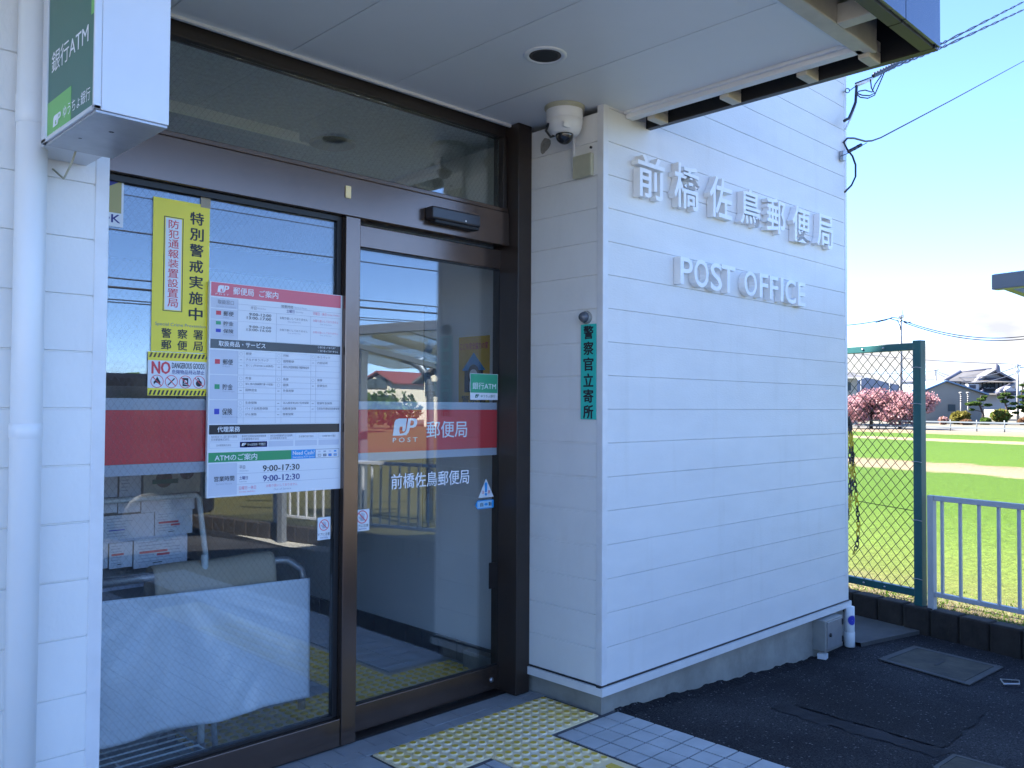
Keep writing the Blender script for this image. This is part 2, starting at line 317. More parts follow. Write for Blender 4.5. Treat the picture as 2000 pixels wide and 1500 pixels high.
# a flat sign: u to the right, v up, w towards the viewer; pixel() carries a photo point onto it
class Face:
    def __init__(s, kind, pos): s.k = kind; s.p = pos
    def uv(s, px, py):
        if s.k == 'Y': q = onY(px, py, s.p); return q.x, q.z
        q = onX(px, py, s.p); return -q.y, q.z
    def w(s, u, v, d=0.):
        if s.k == 'Y': return Vector((u, s.p-d, v))
        return Vector((s.p-d, -u, v))
    def rect(s, mb, u0, v0, u1, v1, m, d0=0., d1=.001):
        ps = [s.w(u0, v0, d0), s.w(u1, v0, d0), s.w(u1, v1, d0), s.w(u0, v1, d0)]; n = s.w(0, 0, 1)-s.w(0, 0, 0)
        return mb.prism(ps, n*(d1-d0), m)
    def prect(s, mb, x0, y0, x1, y1, m, d0=0., d1=.001):   # from two photo corners
        a = s.uv(x0, y0); b = s.uv(x1, y1); return s.rect(mb, min(a[0], b[0]), min(a[1], b[1]), max(a[0], b[0]), max(a[1], b[1]), m, d0, d1)
    def poly(s, mb, pts, m, d0=0., d1=.001):
        n = s.w(0, 0, 1)-s.w(0, 0, 0); return mb.prism([s.w(u, v, d0) for u, v in pts], n*(d1-d0), m)
    def text(s, mb, t, u0, u1, v0, v1, m, d=.0015, off=0., ext=0., keep=False, res=2):
        vs, fs = text_geo(t, off if ext else 0, ext, res)
        if not vs: return
        if off and not ext:             # heavier strokes: copies a hair apart
            h_ = abs(v1-v0); e_ = min(off, .045)*h_*.9; s.text(mb, t, u0-e_, u1-e_, v0, v1, m, d+.00006); s.text(mb, t, u0+e_, u1+e_, v0, v1, m, d+.00003)
            if off > .011: s.text(mb, t, u0, u1, v0-e_*.6, v1-e_*.6, m, d+.00009); s.text(mb, t, u0, u1, v0+e_*.6, v1+e_*.6, m, d+.00012)
            if off > .011: return
        x0 = min(v.x for v in vs); x1 = max(v.x for v in vs); y0 = min(v.y for v in vs); y1 = max(v.y for v in vs)
        kx = (u1-u0)/(x1-x0); ky = (v1-v0)/(y1-y0)
        if keep:
            ky = kx = min(kx, ky); u0 = (u0+u1)/2-(x1-x0)*kx/2; v0 = (v0+v1)/2-(y1-y0)*ky/2
        mb.add([s.w(u0+(p.x-x0)*kx, v0+(p.y-y0)*ky, d+(p.z if ext else 0)) for p in vs], fs, m)
    def ptext(s, mb, t, xl, yl, xr, yr, hp, m, d=.0015, off=0., ext=0., res=2):   # left middle, right middle, height in photo pixels at the left
        a = s.uv(xl, yl); b = s.uv(xr, yr); t1 = s.uv(xl, yl-hp/2)[1]; t0 = s.uv(xl, yl+hp/2)[1]; h = t1-t0; v = (a[1]+b[1])/2
        s.text(mb, t, a[0], b[0], v-h/2, v+h/2, m, d, off, ext, res=res)
    def ring(s, mb, u, v, r0, r1, m, d=.0015, n=28):
        P = []; F = []
        for k in range(n):
            a = 2*pi*k/n; P += [s.w(u+r0*cos(a), v+r0*sin(a), d), s.w(u+r1*cos(a), v+r1*sin(a), d)]
        for k in range(n): j = (k+1) % n; F.append((2*k, 2*k+1, 2*j+1, 2*j))
        mb.add(P, F, m)
    def disc(s, mb, u, v, r, m, d0=0., d1=.001, n=28):
        s.poly(mb, [(u+r*cos(2*pi*k/n), v+r*sin(2*pi*k/n)) for k in range(n)], m, d0, d1)
def bar(face, mb, u0, v0, u1, v1, w, m, d0=.0015, d1=.002):
    dx, dy = u1-u0, v1-v0; L = sqrt(dx*dx+dy*dy); nx, ny = -dy/L*w/2, dx/L*w/2
    face.poly(mb, [(u0+nx, v0+ny), (u0-nx, v0-ny), (u1-nx, v1-ny), (u1+nx, v1+ny)], m, d0, d1)
# a slanted block-and-bowl emblem with a P beside it
def emblem(face, mb, u, v, w, h, m, bgm, d=.0015):
    sh = .16*h
    def P(x, y): return (u+x*w+sh*(y-.5)*.9, v+y*h)
    body = [P(0, 0), P(.03, .80), P(.08, .93), P(.20, 1), P(.56, 1), P(.56, .32), P(.52, .20), P(.44, .17), P(.36, .22), P(.355, .40), P(.22, .40), P(.22, .20)]
    face.poly(mb, [P(0, 0), P(0, .78), P(.05, .93), P(.18, 1), P(.52, 1), P(.52, .36), P(.50, .26), P(.44, .23), P(.38, .28), P(.38, .52), P(.25, .52), P(.25, .25), P(.30, .10), P(.40, 0)], m, d, d+.0005)
    face.poly(mb, [P(.40, 0), P(.52, .06), P(.60, .0), P(.62, .12), P(.63, 1), P(.58, 1), P(.56, .30), P(.50, .14)], m, d, d+.0005)
    face.poly(mb, [P(.40, 0), P(.30, .10), P(.44, .13), P(.55, .22), P(.58, .40), P(.58, 1), P(.70, 1), P(.70, .36), P(.66, .14), P(.56, .02)], m, d+.0003, d+.0008)
    face.poly(mb, [P(.70, 1), P(.88, 1), P(.97, .94), P(1, .80), P(1, .66), P(.96, .52), P(.87, .45), P(.70, .45), P(.70, .58), P(.80, .58), P(.85, .63), P(.86, .74), P(.84, .83), P(.78, .87), P(.70, .87)], m, d+.0003, d+.0008)

# ================================================================== SETTING: ground
FN = Vector((cos(RAD(13)), -sin(RAD(13)), 0)); FD = Vector((sin(RAD(13)), cos(RAD(13)), 0))   # boundary normal and direction
FP = Vector((6.15, 2.25, 0))                                                                  # point on the boundary fence line
N0 = FP.dot(FN)
def bnd(n, t, z=0): return FP + FN*n + FD*t + Vector((0, 0, z))

def field_material():
    m = bpy.data.materials.new('field'); m.use_nodes = True; t = m.node_tree; b = t.nodes['Principled BSDF']; b.inputs['Roughness'].default_value = .9; b.inputs['Specular IOR Level'].default_value = .15
    c = t.nodes.new('ShaderNodeTexCoord'); dot = t.nodes.new('ShaderNodeVectorMath'); dot.operation = 'DOT_PRODUCT'; dot.inputs[1].default_value = tuple(FN)
    t.links.new(c.outputs['Object'], dot.inputs[0])
    n1 = t.nodes.new('ShaderNodeTexNoise'); n1.inputs['Scale'].default_value = .9; n1.inputs['Detail'].default_value = 8; n1.inputs['Roughness'].default_value = .7; t.links.new(c.outputs['Object'], n1.inputs['Vector'])
    w = t.nodes.new('ShaderNodeMath'); w.operation = 'MULTIPLY_ADD'; w.inputs[1].default_value = 3.0; t.links.new(n1.outputs[0], w.inputs[0]); t.links.new(dot.outputs['Value'], w.inputs[2])
    mr = t.nodes.new('ShaderNodeMapRange'); mr.inputs[1].default_value = 1.5; mr.inputs[2].default_value = 101.5; t.links.new(w.outputs[0], mr.inputs[0])
    r = t.nodes.new('ShaderNodeValToRGB'); t.links.new(mr.outputs[0], r.inputs[0])
    G = (.045, .090, .005, 1); G2 = (.038, .080, .004, 1); S = (.18, .14, .09, 1); S2 = (.14, .108, .066, 1); YG = (.092, .112, .022, 1)
    st = [(0, S), (.062, S2), (.075, YG), (.095, (.075, .115, .016, 1)), (.13, G), (.212, G2), (.217, S), (.249, S2), (.254, G), (.411, G2), (.417, S), (.446, S), (.452, G), (.523, G2), (.530, S2), (.60, S), (.62, (.14, .13, .11, 1)), (1, (.12, .11, .08, 1))]
    e = r.color_ramp.elements; e[0].position, e[0].color = st[0]; e[1].position, e[1].color = st[-1]
    for p, cc in st[1:-1]:
        x = e.new(p); x.color = cc
    d2 = t.nodes.new('ShaderNodeVectorMath'); d2.operation = 'DOT_PRODUCT'; d2.inputs[1].default_value = tuple(FD); t.links.new(c.outputs['Object'], d2.inputs[0])
    m3 = t.nodes.new('ShaderNodeMapRange'); m3.inputs[1].default_value = -1.5; m3.inputs[2].default_value = 1.0; m3.inputs[3].default_value = .9; m3.inputs[4].default_value = 0; t.links.new(d2.outputs['Value'], m3.inputs[0])
    x3 = t.nodes.new('ShaderNodeMixRGB'); x3.inputs[2].default_value = (.095, .085, .035, 1); t.links.new(m3.outputs[0], x3.inputs[0]); t.links.new(r.outputs[0], x3.inputs[1])
    n2 = t.nodes.new('ShaderNodeTexNoise'); n2.inputs['Scale'].default_value = 7; n2.inputs['Detail'].default_value = 8; n2.inputs['Roughness'].default_value = .75; t.links.new(c.outputs['Object'], n2.inputs['Vector'])
    r2 = t.nodes.new('ShaderNodeMapRange'); r2.inputs[1].default_value = .3; r2.inputs[2].default_value = .7; r2.inputs[3].default_value = .70; r2.inputs[4].default_value = 1.3; t.links.new(n2.outputs[0], r2.inputs[0])
    n5 = t.nodes.new('ShaderNodeTexNoise'); n5.inputs['Scale'].default_value = 38; n5.inputs['Detail'].default_value = 9; n5.inputs['Roughness'].default_value = .8; t.links.new(c.outputs['Object'], n5.inputs['Vector'])
    r5 = t.nodes.new('ShaderNodeMapRange'); r5.inputs[1].default_value = .36; r5.inputs[2].default_value = .64; r5.inputs[3].default_value = .50; r5.inputs[4].default_value = 1.45; t.links.new(n5.outputs[0], r5.inputs[0])
    m5 = t.nodes.new('ShaderNodeMath'); m5.operation = 'MULTIPLY'; t.links.new(r2.outputs[0], m5.inputs[0]); t.links.new(r5.outputs[0], m5.inputs[1]); r2 = m5
    mul = t.nodes.new('ShaderNodeVectorMath'); mul.operation = 'SCALE'; t.links.new(x3.outputs[0], mul.inputs[0]); t.links.new(r2.outputs[0], mul.inputs['Scale'])
    t.links.new(mul.outputs[0], b.inputs['Base Color'])
    bp = t.nodes.new('ShaderNodeBump'); bp.inputs['Strength'].default_value = .8; bp.inputs['Distance'].default_value = .08; t.links.new(n2.outputs[0], bp.inputs['Height']); t.links.new(bp.outputs[0], b.inputs['Normal'])
    return m
M['field'] = field_material()
M['dry_grass'] = mat('dry_grass', (.40, .33, .16), .9, vary=.55, vscale=3.5, bump=1, bscale=12, col2=(.17, .17, .05), detail=8)
M['far_ground'] = mat('far_ground', (.38, .34, .25), .9, vary=.4, vscale=.05)

ZG = -.16                                        # yard level away from the tiled entrance
def yard_z(x): return -.011 if x < 3.07 else max(ZG, -.011-.078*(x-3.07))
def sheet(name, pts, m, kind='structure'):
    mb = MB(); mb.add(pts, [tuple(range(len(pts)))], m); return tag(mb.build(name), kind=kind)
# ground to the horizon, under everything
g = MB(); R_ = 7000
g.add([(-R_, -R_, -.36), (R_, -R_, -.36), (R_, R_, -.36), (-R_, R_, -.36)], [(0, 1, 2, 3)], 'far_ground'); tag(g.build('ground'), kind='structure')
# crop field beyond the boundary: rises to the kerb
fm = MB(); ts = [-90, 120]; ns = [0.05, .5, 1.4, 3, 95]; zs = [-.03, -.10, -.22, -.30, -.30]
P = [bnd(n, t, z) for n, z in zip(ns, zs) for t in ts]
fm.add(P, [(2*i, 2*i+2, 2*i+3, 2*i+1) for i in range(len(ns)-1)], 'field'); tag(fm.build('field'), kind='structure')
# yard asphalt: level by the entrance, falling to the right, flat beyond
am = MB(); xs = [-14, 3.072, 3.6, 4.2, 4.7, 5.13, 5.8, 6.9]; ys = [-15, -9, -5, -3.2, -2, -1, 0, 1, 2.5]
P = [(x, y, yard_z(x)) for y in ys for x in xs]
# the right edge follows the boundary
for j, y in enumerate(ys):
    x = FP.x-.06+(y-FP.y)*FD.x/FD.y; P[j*len(xs)+len(xs)-1] = (x, y, ZG)
    if x < 5.8: P[j*len(xs)+len(xs)-2] = (x-.25, y, ZG)
    if x < 5.3: P[j*len(xs)+len(xs)-3] = (x-.45, y, yard_z(x-.45))
am.add(P, [(j*len(xs)+i, j*len(xs)+i+1, (j+1)*len(xs)+i+1, (j+1)*len(xs)+i) for j in range(len(ys)-1) for i in range(len(xs)-1)], 'asphalt'); tag(am.build('asphalt_yard'), kind='structure')
# repaired strips of asphalt
def on_yard(u, v):
    z = -.1
    for _ in range(12): q = onZ(u, v, z); z = yard_z(q.x)
    return Vector((q.x, q.y, z+.005))
for pts in ([(1548, 1378), (1640, 1322), (1925, 1397), (1840, 1462)],):
    pm = MB(); Q = [on_yard(*p) for p in pts]; rows = 8
    P = []
    for i in range(rows+1):
        for j in range(rows+1):
            a = Q[0].lerp(Q[1], j/rows); b = Q[3].lerp(Q[2], j/rows); p = a.lerp(b, i/rows)
            if 0 < i < rows: pass
            e = .012
            P.append((p.x+random.uniform(-e, e), p.y+random.uniform(-e, e), yard_z(p.x)+.005))
    pm.add(P, [(i*(rows+1)+j, i*(rows+1)+j+1, (i+1)*(rows+1)+j+1, (i+1)*(rows+1)+j) for i in range(rows) for j in range(rows)], 'asphalt2')
    tag(pm.build('asphalt_patch'), kind='structure')
rg = MB(); P = []; rr_ = random.Random(4)
for k in range(90):
    x = 3.08+k*.0215; z = yard_z(x); ev = max(0, .006+.006*sin(k*.37)+.004*sin(k*.93+1)+rr_.uniform(-.003, .003)); P += [(x, 2.40+rr_.uniform(-.02, .01), z+.0005), (x, 2.445+rr_.uniform(-.006, .006), z+.004+rr_.uniform(0, .006)), (x, 2.4665, z+.004+ev)]
rg.add(P, [(3*k+j, 3*k+3+j, 3*k+4+j, 3*k+1+j) for k in range(89) for j in (0, 1)], 'asphalt2'); tag(rg.build('asphalt_edge', recalc=False), kind='structure')
M['asphalt_worn'] = mat('asphalt_worn', (.040, .040, .046), .9, vary=.5, vscale=5, bump=.8, bscale=200, spec=.2)
wm_ = MB(); P = []
for k in range(25):
    q = k/24; a_ = on_yard(1530+330*q, 1375+95*q); b_ = on_yard(1500+335*q, 1384+98*q); e1 = rr_.uniform(-.02, .02); P += [(a_.x+e1, a_.y+rr_.uniform(-.02, .02), yard_z(a_.x)+.0025), (b_.x+rr_.uniform(-.02, .02), b_.y+e1, yard_z(b_.x)+.0025)]
wm_.add(P, [(2*k, 2*k+1, 2*k+3, 2*k+2) for k in range(24)], 'asphalt_worn'); tag(wm_.build('asphalt_patch'), kind='structure')
M['bounce_gravel'] = mat('bounce_gravel', (.66, .64, .60), .95, vary=.3, vscale=9)
gl_ = MB(); gl_.add([(-13.9, -14.9, ZG-.0), (1.9, -14.9, ZG), (1.9, -2.1, -.006), (-13.9, -2.1, -.006)], [(0, 1, 2, 3)], 'bounce_gravel'); tag(gl_.build('bounce_lot'), kind='structure')  # added pale ground behind the camera, bounces sunlight up under the canopy
sl = MB(); sl.add([(5.56, 2.35, -.135), (6.14, 2.21, -.135), (8.1, 10.5, -.135), (5.47, 10.5, -.135), (5.47, 2.37, -.135), (5.56, 2.35, -.2), (6.14, 2.21, -.2), (5.47, 2.37, -.2)], [(0, 1, 2, 3, 4), (5, 6, 1, 0), (7, 5, 0, 4)], 'concrete2')
tag(sl.build('concrete_path'), kind='structure')

# tiled entrance floor: grout bed and every tile as relief, worn yellow tactile strip set into it
TP = .1022; XE = 3.07
pv = MB(); pv.box(-1.5, XE, -1.2, 3.06, -.12, -.006, 'grout')
def in_tact(x, y): return (1.98 < x < 2.965 and 2.455 < y < 2.80) or (2.31 < x < 2.64 and y < 2.46)
nx, ny = 45, 38
for i in range(nx):
    x1 = XE-i*TP-.0038; x0 = XE-(i+1)*TP+.0038
    for j in range(ny):
        y1 = 2.437-j*TP-.0038; y0 = 2.437-(j+1)*TP+.0038
        if y1 < -1: continue
        xa, xb, ya, yb = x0, x1, y0, y1
        cx, cyy = (x0+x1)/2, (y0+y1)/2
        if 2.27 < cx < 2.68 and cyy < 2.46: 
            if 2.31 < cx < 2.64: continue
            if cx < 2.31: xb = min(xb, 2.302)
            else: xa = max(xa, 2.648)
            if xb-xa < .01: continue
        pv.box(xa, xb, ya, yb, -.004, random.uniform(-.001, .001), 'tile')
for i in range(22):                     # two border rows of larger tiles along the threshold
    x0 = .84+i*.152; 
    if x0 > 2.97: break
    pv.box(x0+.002, min(x0+.150, 2.985), 2.865, 2.955, -.004, random.uniform(-.001, .001), 'tile_b')
    pv.box(x0+.062, min(x0+.210, 2.985), 2.806, 2.861, -.004, random.uniform(-.001, .001), 'tile_b')
pv.box(.84, 1.975, 2.440, 2.80, -.004, 0, 'tile_b')
tag(pv.build('tiled_pavement', recalc=False), kind='structure')
tk = MB()
def dots(x0, x1, y0, y1):
    nxd = round((x1-x0)/.0505); nyd = round((y1-y0)/.0505); dx = (x1-x0)/nxd; dy = (y1-y0)/nyd
    for i in range(nxd):
        for j in range(nyd):
            tk.lathe((x0+dx*(i+.5), y0+dy*(j+.5), .003), [(.0185, 0), (.0165, .004), (.0135, .0052)], 'yellow_pale', n=12)
            tk.lathe((x0+dx*(i+.5), y0+dy*(j+.5), .003), [(.0135, .0053), (.0001, .0056)], 'yellow_dot', n=12)
tk.box(1.99, 2.475, 2.46, 2.795, -.004, .003, 'yellow_pale'); tk.box(2.477, 2.96, 2.46, 2.795, -.004, .003, 'yellow_pale'); tk.box(2.31, 2.64, 2.10, 2.458, -.004, .003, 'yellow_pale')
tk.box(2.31, 2.64, 0.2, 2.098, -.004, .003, 'yellow_pale')
dots(1.99, 2.96, 2.46, 2.795); dots(2.31, 2.64, 2.12, 2.46)
for k in range(4):
    for y0 in (1.82, 1.5, 1.2, .9):
        tk.box(2.335+k*.075, 2.37+k*.075, y0, y0+.27, .003, .008, 'yellow_dot')
tag(tk.build('tactile_path', recalc=False), kind='structure')

# ================================================================== POST OFFICE
YW = 2.44; XL = .84; XR = 2.96; XE_ = 5.44; YS = 2.94; ZS = 2.73; ZT = 4.3
PO = thing('post_office', 'white sided post office with bronze glazed entrance under a flat canopy', 'building', (2, 4, 0))
GR = [2.269+.1515*k for k in range(-14, 14)]
def siding(name, face_pt, u_dir, L, z0, z1, out, m, notch=.009, ends=()):
    """clapboards with recessed joints, swept along u_dir; out is the outward normal"""
    mb = MB(); pr = [(z0, 0)]
    for g_ in GR:
        if z0+.02 < g_ < z1-.02: pr += [(g_-notch, 0), (g_-notch+.0015, -.006), (g_-.002, -.006), (g_, 0)]
    pr.append((z1, 0)); u = Vector(u_dir)*L; o = Vector(out); b = Vector(face_pt)
    P = []
    for z, d in pr: p = b+o*d+Vector((0, 0, z)); P += [p, p+u]
    mb.add(P, [(2*i, 2*i+1, 2*i+3, 2*i+2) for i in range(len(pr)-1)], m)
    return mb
w = siding('w', (XR+.034, YW, 0), (1, 0, 0), XE_-.03-XR-.034, .133, ZT, (0, -1, 0), 'siding', .004); w.build('front_wall', PO, recalc=False)
w = siding('w', (-3, YW, 0), (1, 0, 0), XL-.034+3, .133, ZT, (0, -1, 0), 'siding_rough', .006)
for xj in (-.25, -1.3): w.box(xj, xj+.006, YW-.001, YW+.01, .133, 2.72, 'gasket')
w.build('front_wall', PO, recalc=False)
w = siding('w', (XR, YW+.034, 0), (0, 1, 0), 2.955-YW-.034, .133, ZS-.03, (-1, 0, 0), 'siding_rough', .011); w.build('entrance_return_wall', PO, recalc=False)
w = siding('w', (XL, YW+.034, 0), (0, 1, 0), 2.955-YW-.034, .133, ZS-.03, (1, 0, 0), 'siding_rough', .011); w.build('entrance_return_wall', PO, recalc=False)
w = siding('w', (XE_, YW+.03, 0), (0, 1, 0), 7.5, .133, ZT, (1, 0, 0), 'siding', .004); w.build('side_wall', PO, recalc=False)
ct = MB()     # corner trims, a few millimetres proud of the boards
for x0, x1, y0, y1, z1 in ((XR-.003, XR+.034, YW-.003, YW+.034, ZT), (XL-.034, XL+.003, YW-.003, YW+.034, ZT), (XE_-.03, XE_+.003, YW-.003, YW+.03, ZT)):
    b_ = MB(); b_.box(x0, x1, y0, y1, .133, z1, 'trimw'); b_.build('corner_trim', PO, bevel=.003)
bt = MB(); e = .016     # drip flashing above the foundation
for A, B, o in (((-3, YW), (XL+e, YW), 0), ((XR-e, YW), (XE_+e, YW), 0)):
    if A[0] > 0: bt.build('base_flashing', PO); bt = MB()
    bt.box(A[0], B[0], YW-e, YW+.02, .092, .128, 'trimw'); bt.box(A[0], B[0], YW-.004, YW+.02, .128, .136, 'gasket')
bt.box(XR-e, XR+.02, YW+.02, 2.955, .092, .128, 'trimw'); bt.box(XR-.004, XR+.02, YW+.02, 2.955, .128, .136, 'gasket')
bl = MB(); bl.box(XL-.02, XL+e, YW+.021, 2.955, .092, .128, 'trimw'); bl.build('base_flashing', PO); bt.box(XE_-.02, XE_+e, YW+.02, 9.9, .092, .128, 'trimw')
bt.build('base_flashing', PO)
fd = MB(); fd.box(-3, XL-.025, YW+.026, 2.955, -.3, .092, 'concrete'); fd.build('foundation', PO); fd = MB(); fd.box(XR+.028, XE_-.02, YW+.026, 3.4, -.3, .092, 'concrete'); fd.box(XE_-.6, XE_-.021, 3.4, 9.9, -.3, .091, 'concrete')
fd.build('foundation', PO)
bk = MB(); bk.box(-3, XE_-.02, 9.9, 10.05, -.3, ZT, 'siding'); bk.box(-3.1, -3, YW+.02, 10.05, -.3, ZT, 'siding'); bk.build('rear_wall', PO)
rf = MB(); rf.box(-3.15, XE_+.05, YW-.05, 10.1, ZT, ZT+.16, 'greymetal'); rf.build('roof', PO)
up = MB(); up.box(XL-.02, XR+.02, YW+.02, YW+.1, 2.80, ZT-.01, 'siding'); up.build('upper_wall', PO)

# --- canopy
cn = MB(); js = [-2.5, .245, .72, 1.195, 1.67, 2.145, 2.62, 3.098]
for a, b in zip(js, js[1:]): cn.box(a+.002, b-.002, 1.40, YS-.004 if (b > .85 and a < 2.9) else YW+.0, ZS, ZS+.03, 'soffit')
cn.box(2.62+.002, XR-.004, YW, YS-.004, ZS+.0005, ZS+.03, 'soffit')
canopy = cn.build('canopy', PO, recalc=True)
fl = MB(); fl.box(-2.5, 3.1, 1.36, YW-.01, ZS+.012, ZS+.034, 'gasket'); fl.box(XL, XR, YW, 2.98, ZS+.012, ZS+.034, 'gasket'); fl.build('soffit_backing', canopy)
eb = MB(); eb.box(3.098, 3.118, 1.345, YW-.004, ZS-.012, ZS+.10, 'soffit'); eb.box(3.118, 3.165, 1.345, YW-.004, ZS-.030, ZS+.12, 'soffit'); eb.build('edge_beam', canopy, bevel=.004)
eb = MB(); eb.box(-2.5, 3.09, 1.375, 1.40, ZS-.012, ZS+.10, 'soffit'); eb.box(-2.5, 3.19, 1.31, 1.372, ZS-.03, ZS+.12, 'ivory'); eb.build('edge_beam', canopy, bevel=.004)
wm = MB(); wm.box(XL, XR, YS-.004, YS+.01, ZS-.012, ZS+.03, 'trimw'); wm.build('wall_trim', canopy)
for y in (2.33, 1.95, 1.60, 1.352):
    b_ = MB(); b_.box(3.166, 3.272, y-.022, y+.022, ZS-.045, ZS+.0, 'ivory'); b_.box(3.225, 3.272, y-.022, y+.022, ZS-.0, ZS+.04, 'ivory'); b_.build('bracket', canopy, bevel=.004)
for x in (2.88, 1.6, .4):
    b_ = MB(); b_.box(x-.03, x+.03, 1.185, 1.31, ZS-.03, ZS+.04, 'ivory'); b_.build('bracket', canopy, bevel=.004)
fa = MB(); fa.box(3.275, 3.30, 1.142, YW-.002, 2.697, 3.22, 'black'); fa.box(3.275, 3.308, 1.135, YW-.002, 2.690, 2.697, 'bronze_dark'); fa.build('fascia', canopy)  # side fascia coloured black, its backlit shade is put into the colour
for a, b in ((-2.5, .4), (.406, 1.67), (1.676, 2.975), (2.981, 3.300)):
    b_ = MB(); b_.box(a, b, 1.125, 1.140, 2.699, 3.22, 'sky_tinted_panel'); b_.box(a, b, 1.141, 1.185, 2.691, 2.704, 'bronze_dark'); b_.build('fascia', canopy)
b_ = MB(); b_.box(-2.5, 3.27, 1.142, YW-.01, 3.20, 3.24, 'black'); b_.build('canopy_top', canopy)

# recessed downlight
DL = thing('downlight', 'round recessed downlight with white rim in the canopy soffit', 'light fitting', (2.386, 2.259, ZS))
mb = MB(); mb.lathe((2.386, 2.259, ZS), [(.062, -.002), (.068, -.006), (.080, -.006), (.084, -.003), (.084, .001)], 'white', n=40); mb.build('rim', DL)
mb = MB(); mb.lathe((2.386, 2.259, ZS), [(.0625, -.0025), (.0, -.0022)], 'black', n=40); mb.lathe((2.386, 2.259, ZS), [(.060, -.0028), (.052, -.0032), (.050, -.0028)], 'bronze_dark', n=40); mb.build('reflector', DL)
# --- downpipes
def pipe(path, r, joints, name='downpipe'):
    mb = MB(); mb.tube(path, r, 'pipe', n=20)
    for z, h_ in joints:
        p = Vector(path[0]); mb.lathe((p.x, p.y, z), [(r+.0005, 0), (r+.002, .002), (r+.002, h_), (r+.0005, h_+.002)], 'pipe', n=24)
    return mb.build(name, PO)
PXL = .632; pipe([(PXL, 2.375, -.1), (PXL, 2.375, 3.4)], .036, [(2.07, .07), (1.283, .035)])
cl_ = MB(); cl_.box(PXL-.02, PXL+.02, 2.41, YW, 2.085, 2.10, 'pipe'); cl_.build('pipe_clip', PO)
pipe([(5.412, 2.418, -.155), (5.412, 2.418, .10)], .03, [(-.152, .09)])
pipe([(5.475, 2.58, .0), (5.475, 2.58, 4.2)], .025, [(2.2, .05)])

# --- glazed storefront
def frame_box(name, x0, x1, y0, y1, z0, z1, m='bronze', bev=.003):
    b_ = MB(); b_.box(x0, x1, y0, y1, z0, z1, m); return b_.build(name, PO, bevel=bev)
frame_box('door_header', XL, 2.862, YS, 3.03, 2.140, 2.300)
frame_box('transom_sill', XL, 2.862, YS+.006, 3.03, 2.302, 2.322)
frame_box('transom_head', XL, 2.862, YS+.030, 3.03, 2.672, 2.729, 'bronze_dark')
frame_box('mullion', 1.938, 2.008, YS, 2.998, .006, 2.139)
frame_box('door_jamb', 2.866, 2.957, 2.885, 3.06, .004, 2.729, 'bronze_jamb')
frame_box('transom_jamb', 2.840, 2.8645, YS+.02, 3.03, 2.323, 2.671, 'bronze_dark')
frame_box('window_sill', XL, 1.936, YS+.004, 2.998, .006, .115)
b_ = MB(); b_.box(1.916, 1.9365, 2.972, 2.999, .117, 2.138, 'gasket'); b_.box(XL, 1.915, 2.966, 2.999, 2.118, 2.138, 'gasket'); b_.box(XL, 1.915, 2.968, 2.999, .116, .126, 'gasket'); b_.build('window_gasket', PO)
YG = 2.985
b_ = MB(); b_.box(XL, 1.9155, YG, YG+.006, .1265, 2.1175, 'glass_wired'); b_.build('window_glass', PO)
b_ = MB(); b_.box(XL, 2.8395, 2.995, 3.001, 2.3225, 2.6715, 'glass_transom'); b_.build('transom_glass', PO)
# sliding door behind the mullion
YD = 3.015
dr = MB(); dr.box(2.0, 2.945, YD-.012, YD+.028, 2.035, 2.128, 'bronze'); dr.box(2.872, 2.945, YD-.012, YD+.028, .128, 2.033, 'bronze'); dr.box(1.99, 2.945, YD-.012, YD+.028, .014, .126, 'bronze'); dr.box(1.985, 2.03, YD-.012, YD+.028, .128, 2.033, 'bronze')
door = dr.build('sliding_door', PO, bevel=.003)
b_ = MB(); b_.box(2.0305, 2.8715, YD, YD+.008, .1265, 2.0335, 'glass'); b_.build('door_glass', door)
b_ = MB(); b_.box(2.0305, 2.8715, YD-.003, YD-.0005, .1268, .134, 'gasket'); b_.box(2.864, 2.8714, YD-.003, YD-.0005, .135, 2.0334, 'gasket'); b_.box(2.0305, 2.8715, YD-.003, YD-.0005, 2.026, 2.0334, 'gasket'); b_.build('door_gasket', door)
p = onY(960, 1328, YD-.012); b_ = MB(); b_.lathe((p.x, YD-.012, p.z), [(.0, .007), (.009, .007), (.012, .004), (.013, 0)], 'steel', axis=(0, -1, 0), n=18); b_.build('lock', door)
a, b = onY(958, 1100, YD-.012), onY(973, 1148, YD-.012); b_ = MB(); b_.box(a.x, b.x+.012, YD-.004, YD-.0005, b.z, a.z, 'bronze_dark'); b_.build('finger_pull', door)
b_ = MB(); b_.box(1.95, 2.97, 2.97, 3.06, -.003, .002, 'bronze_dark'); b_.build('floor_track', PO)

# film bands behind the glass
def band(name, face, px0, px1, rows, parent):
    mb = MB()
    for m, ya, yb in rows:
        za = face.uv((px0+px1)/2, ya)[1]; zb = face.uv((px0+px1)/2, yb)[1]
        face.rect(mb, px0 if px0 < 10 else face.uv(px0, 800)[0], zb+.0005, px1 if px1 < 10 else face.uv(px1, 800)[0], za-.0005, m, 0, .0015)
    return mb, face
FW = Face('Y', YG+.009); FDR = Face('Y', YD+.0115)
mb = MB()
for m, z1, z0 in (('grey_film', FW.uv(303, 778)[1], FW.uv(303, 801)[1]), ('red_film', FW.uv(303, 801)[1], FW.uv(303, 905)[1]), ('grey_film', FW.uv(303, 905)[1], FW.uv(303, 927)[1])):
    FW.rect(mb, XL+.01, z0+.0004, 1.90, z1-.0004, m, 0, .0012)
mb.build('glass_band', PO)
mb = MB(); zz = [FDR.uv(840, y)[1] for y in (785, 800, 879.5, 895)]
for m, z1, z0 in (('grey_film', zz[0], zz[1]), ('red_film', zz[1], zz[2]), ('grey_film', zz[2], zz[3])): FDR.rect(mb, 2.034, z0+.0004, 2.866, z1-.0004, m, 0, .0012)
gb = mb.build('glass_band', door)
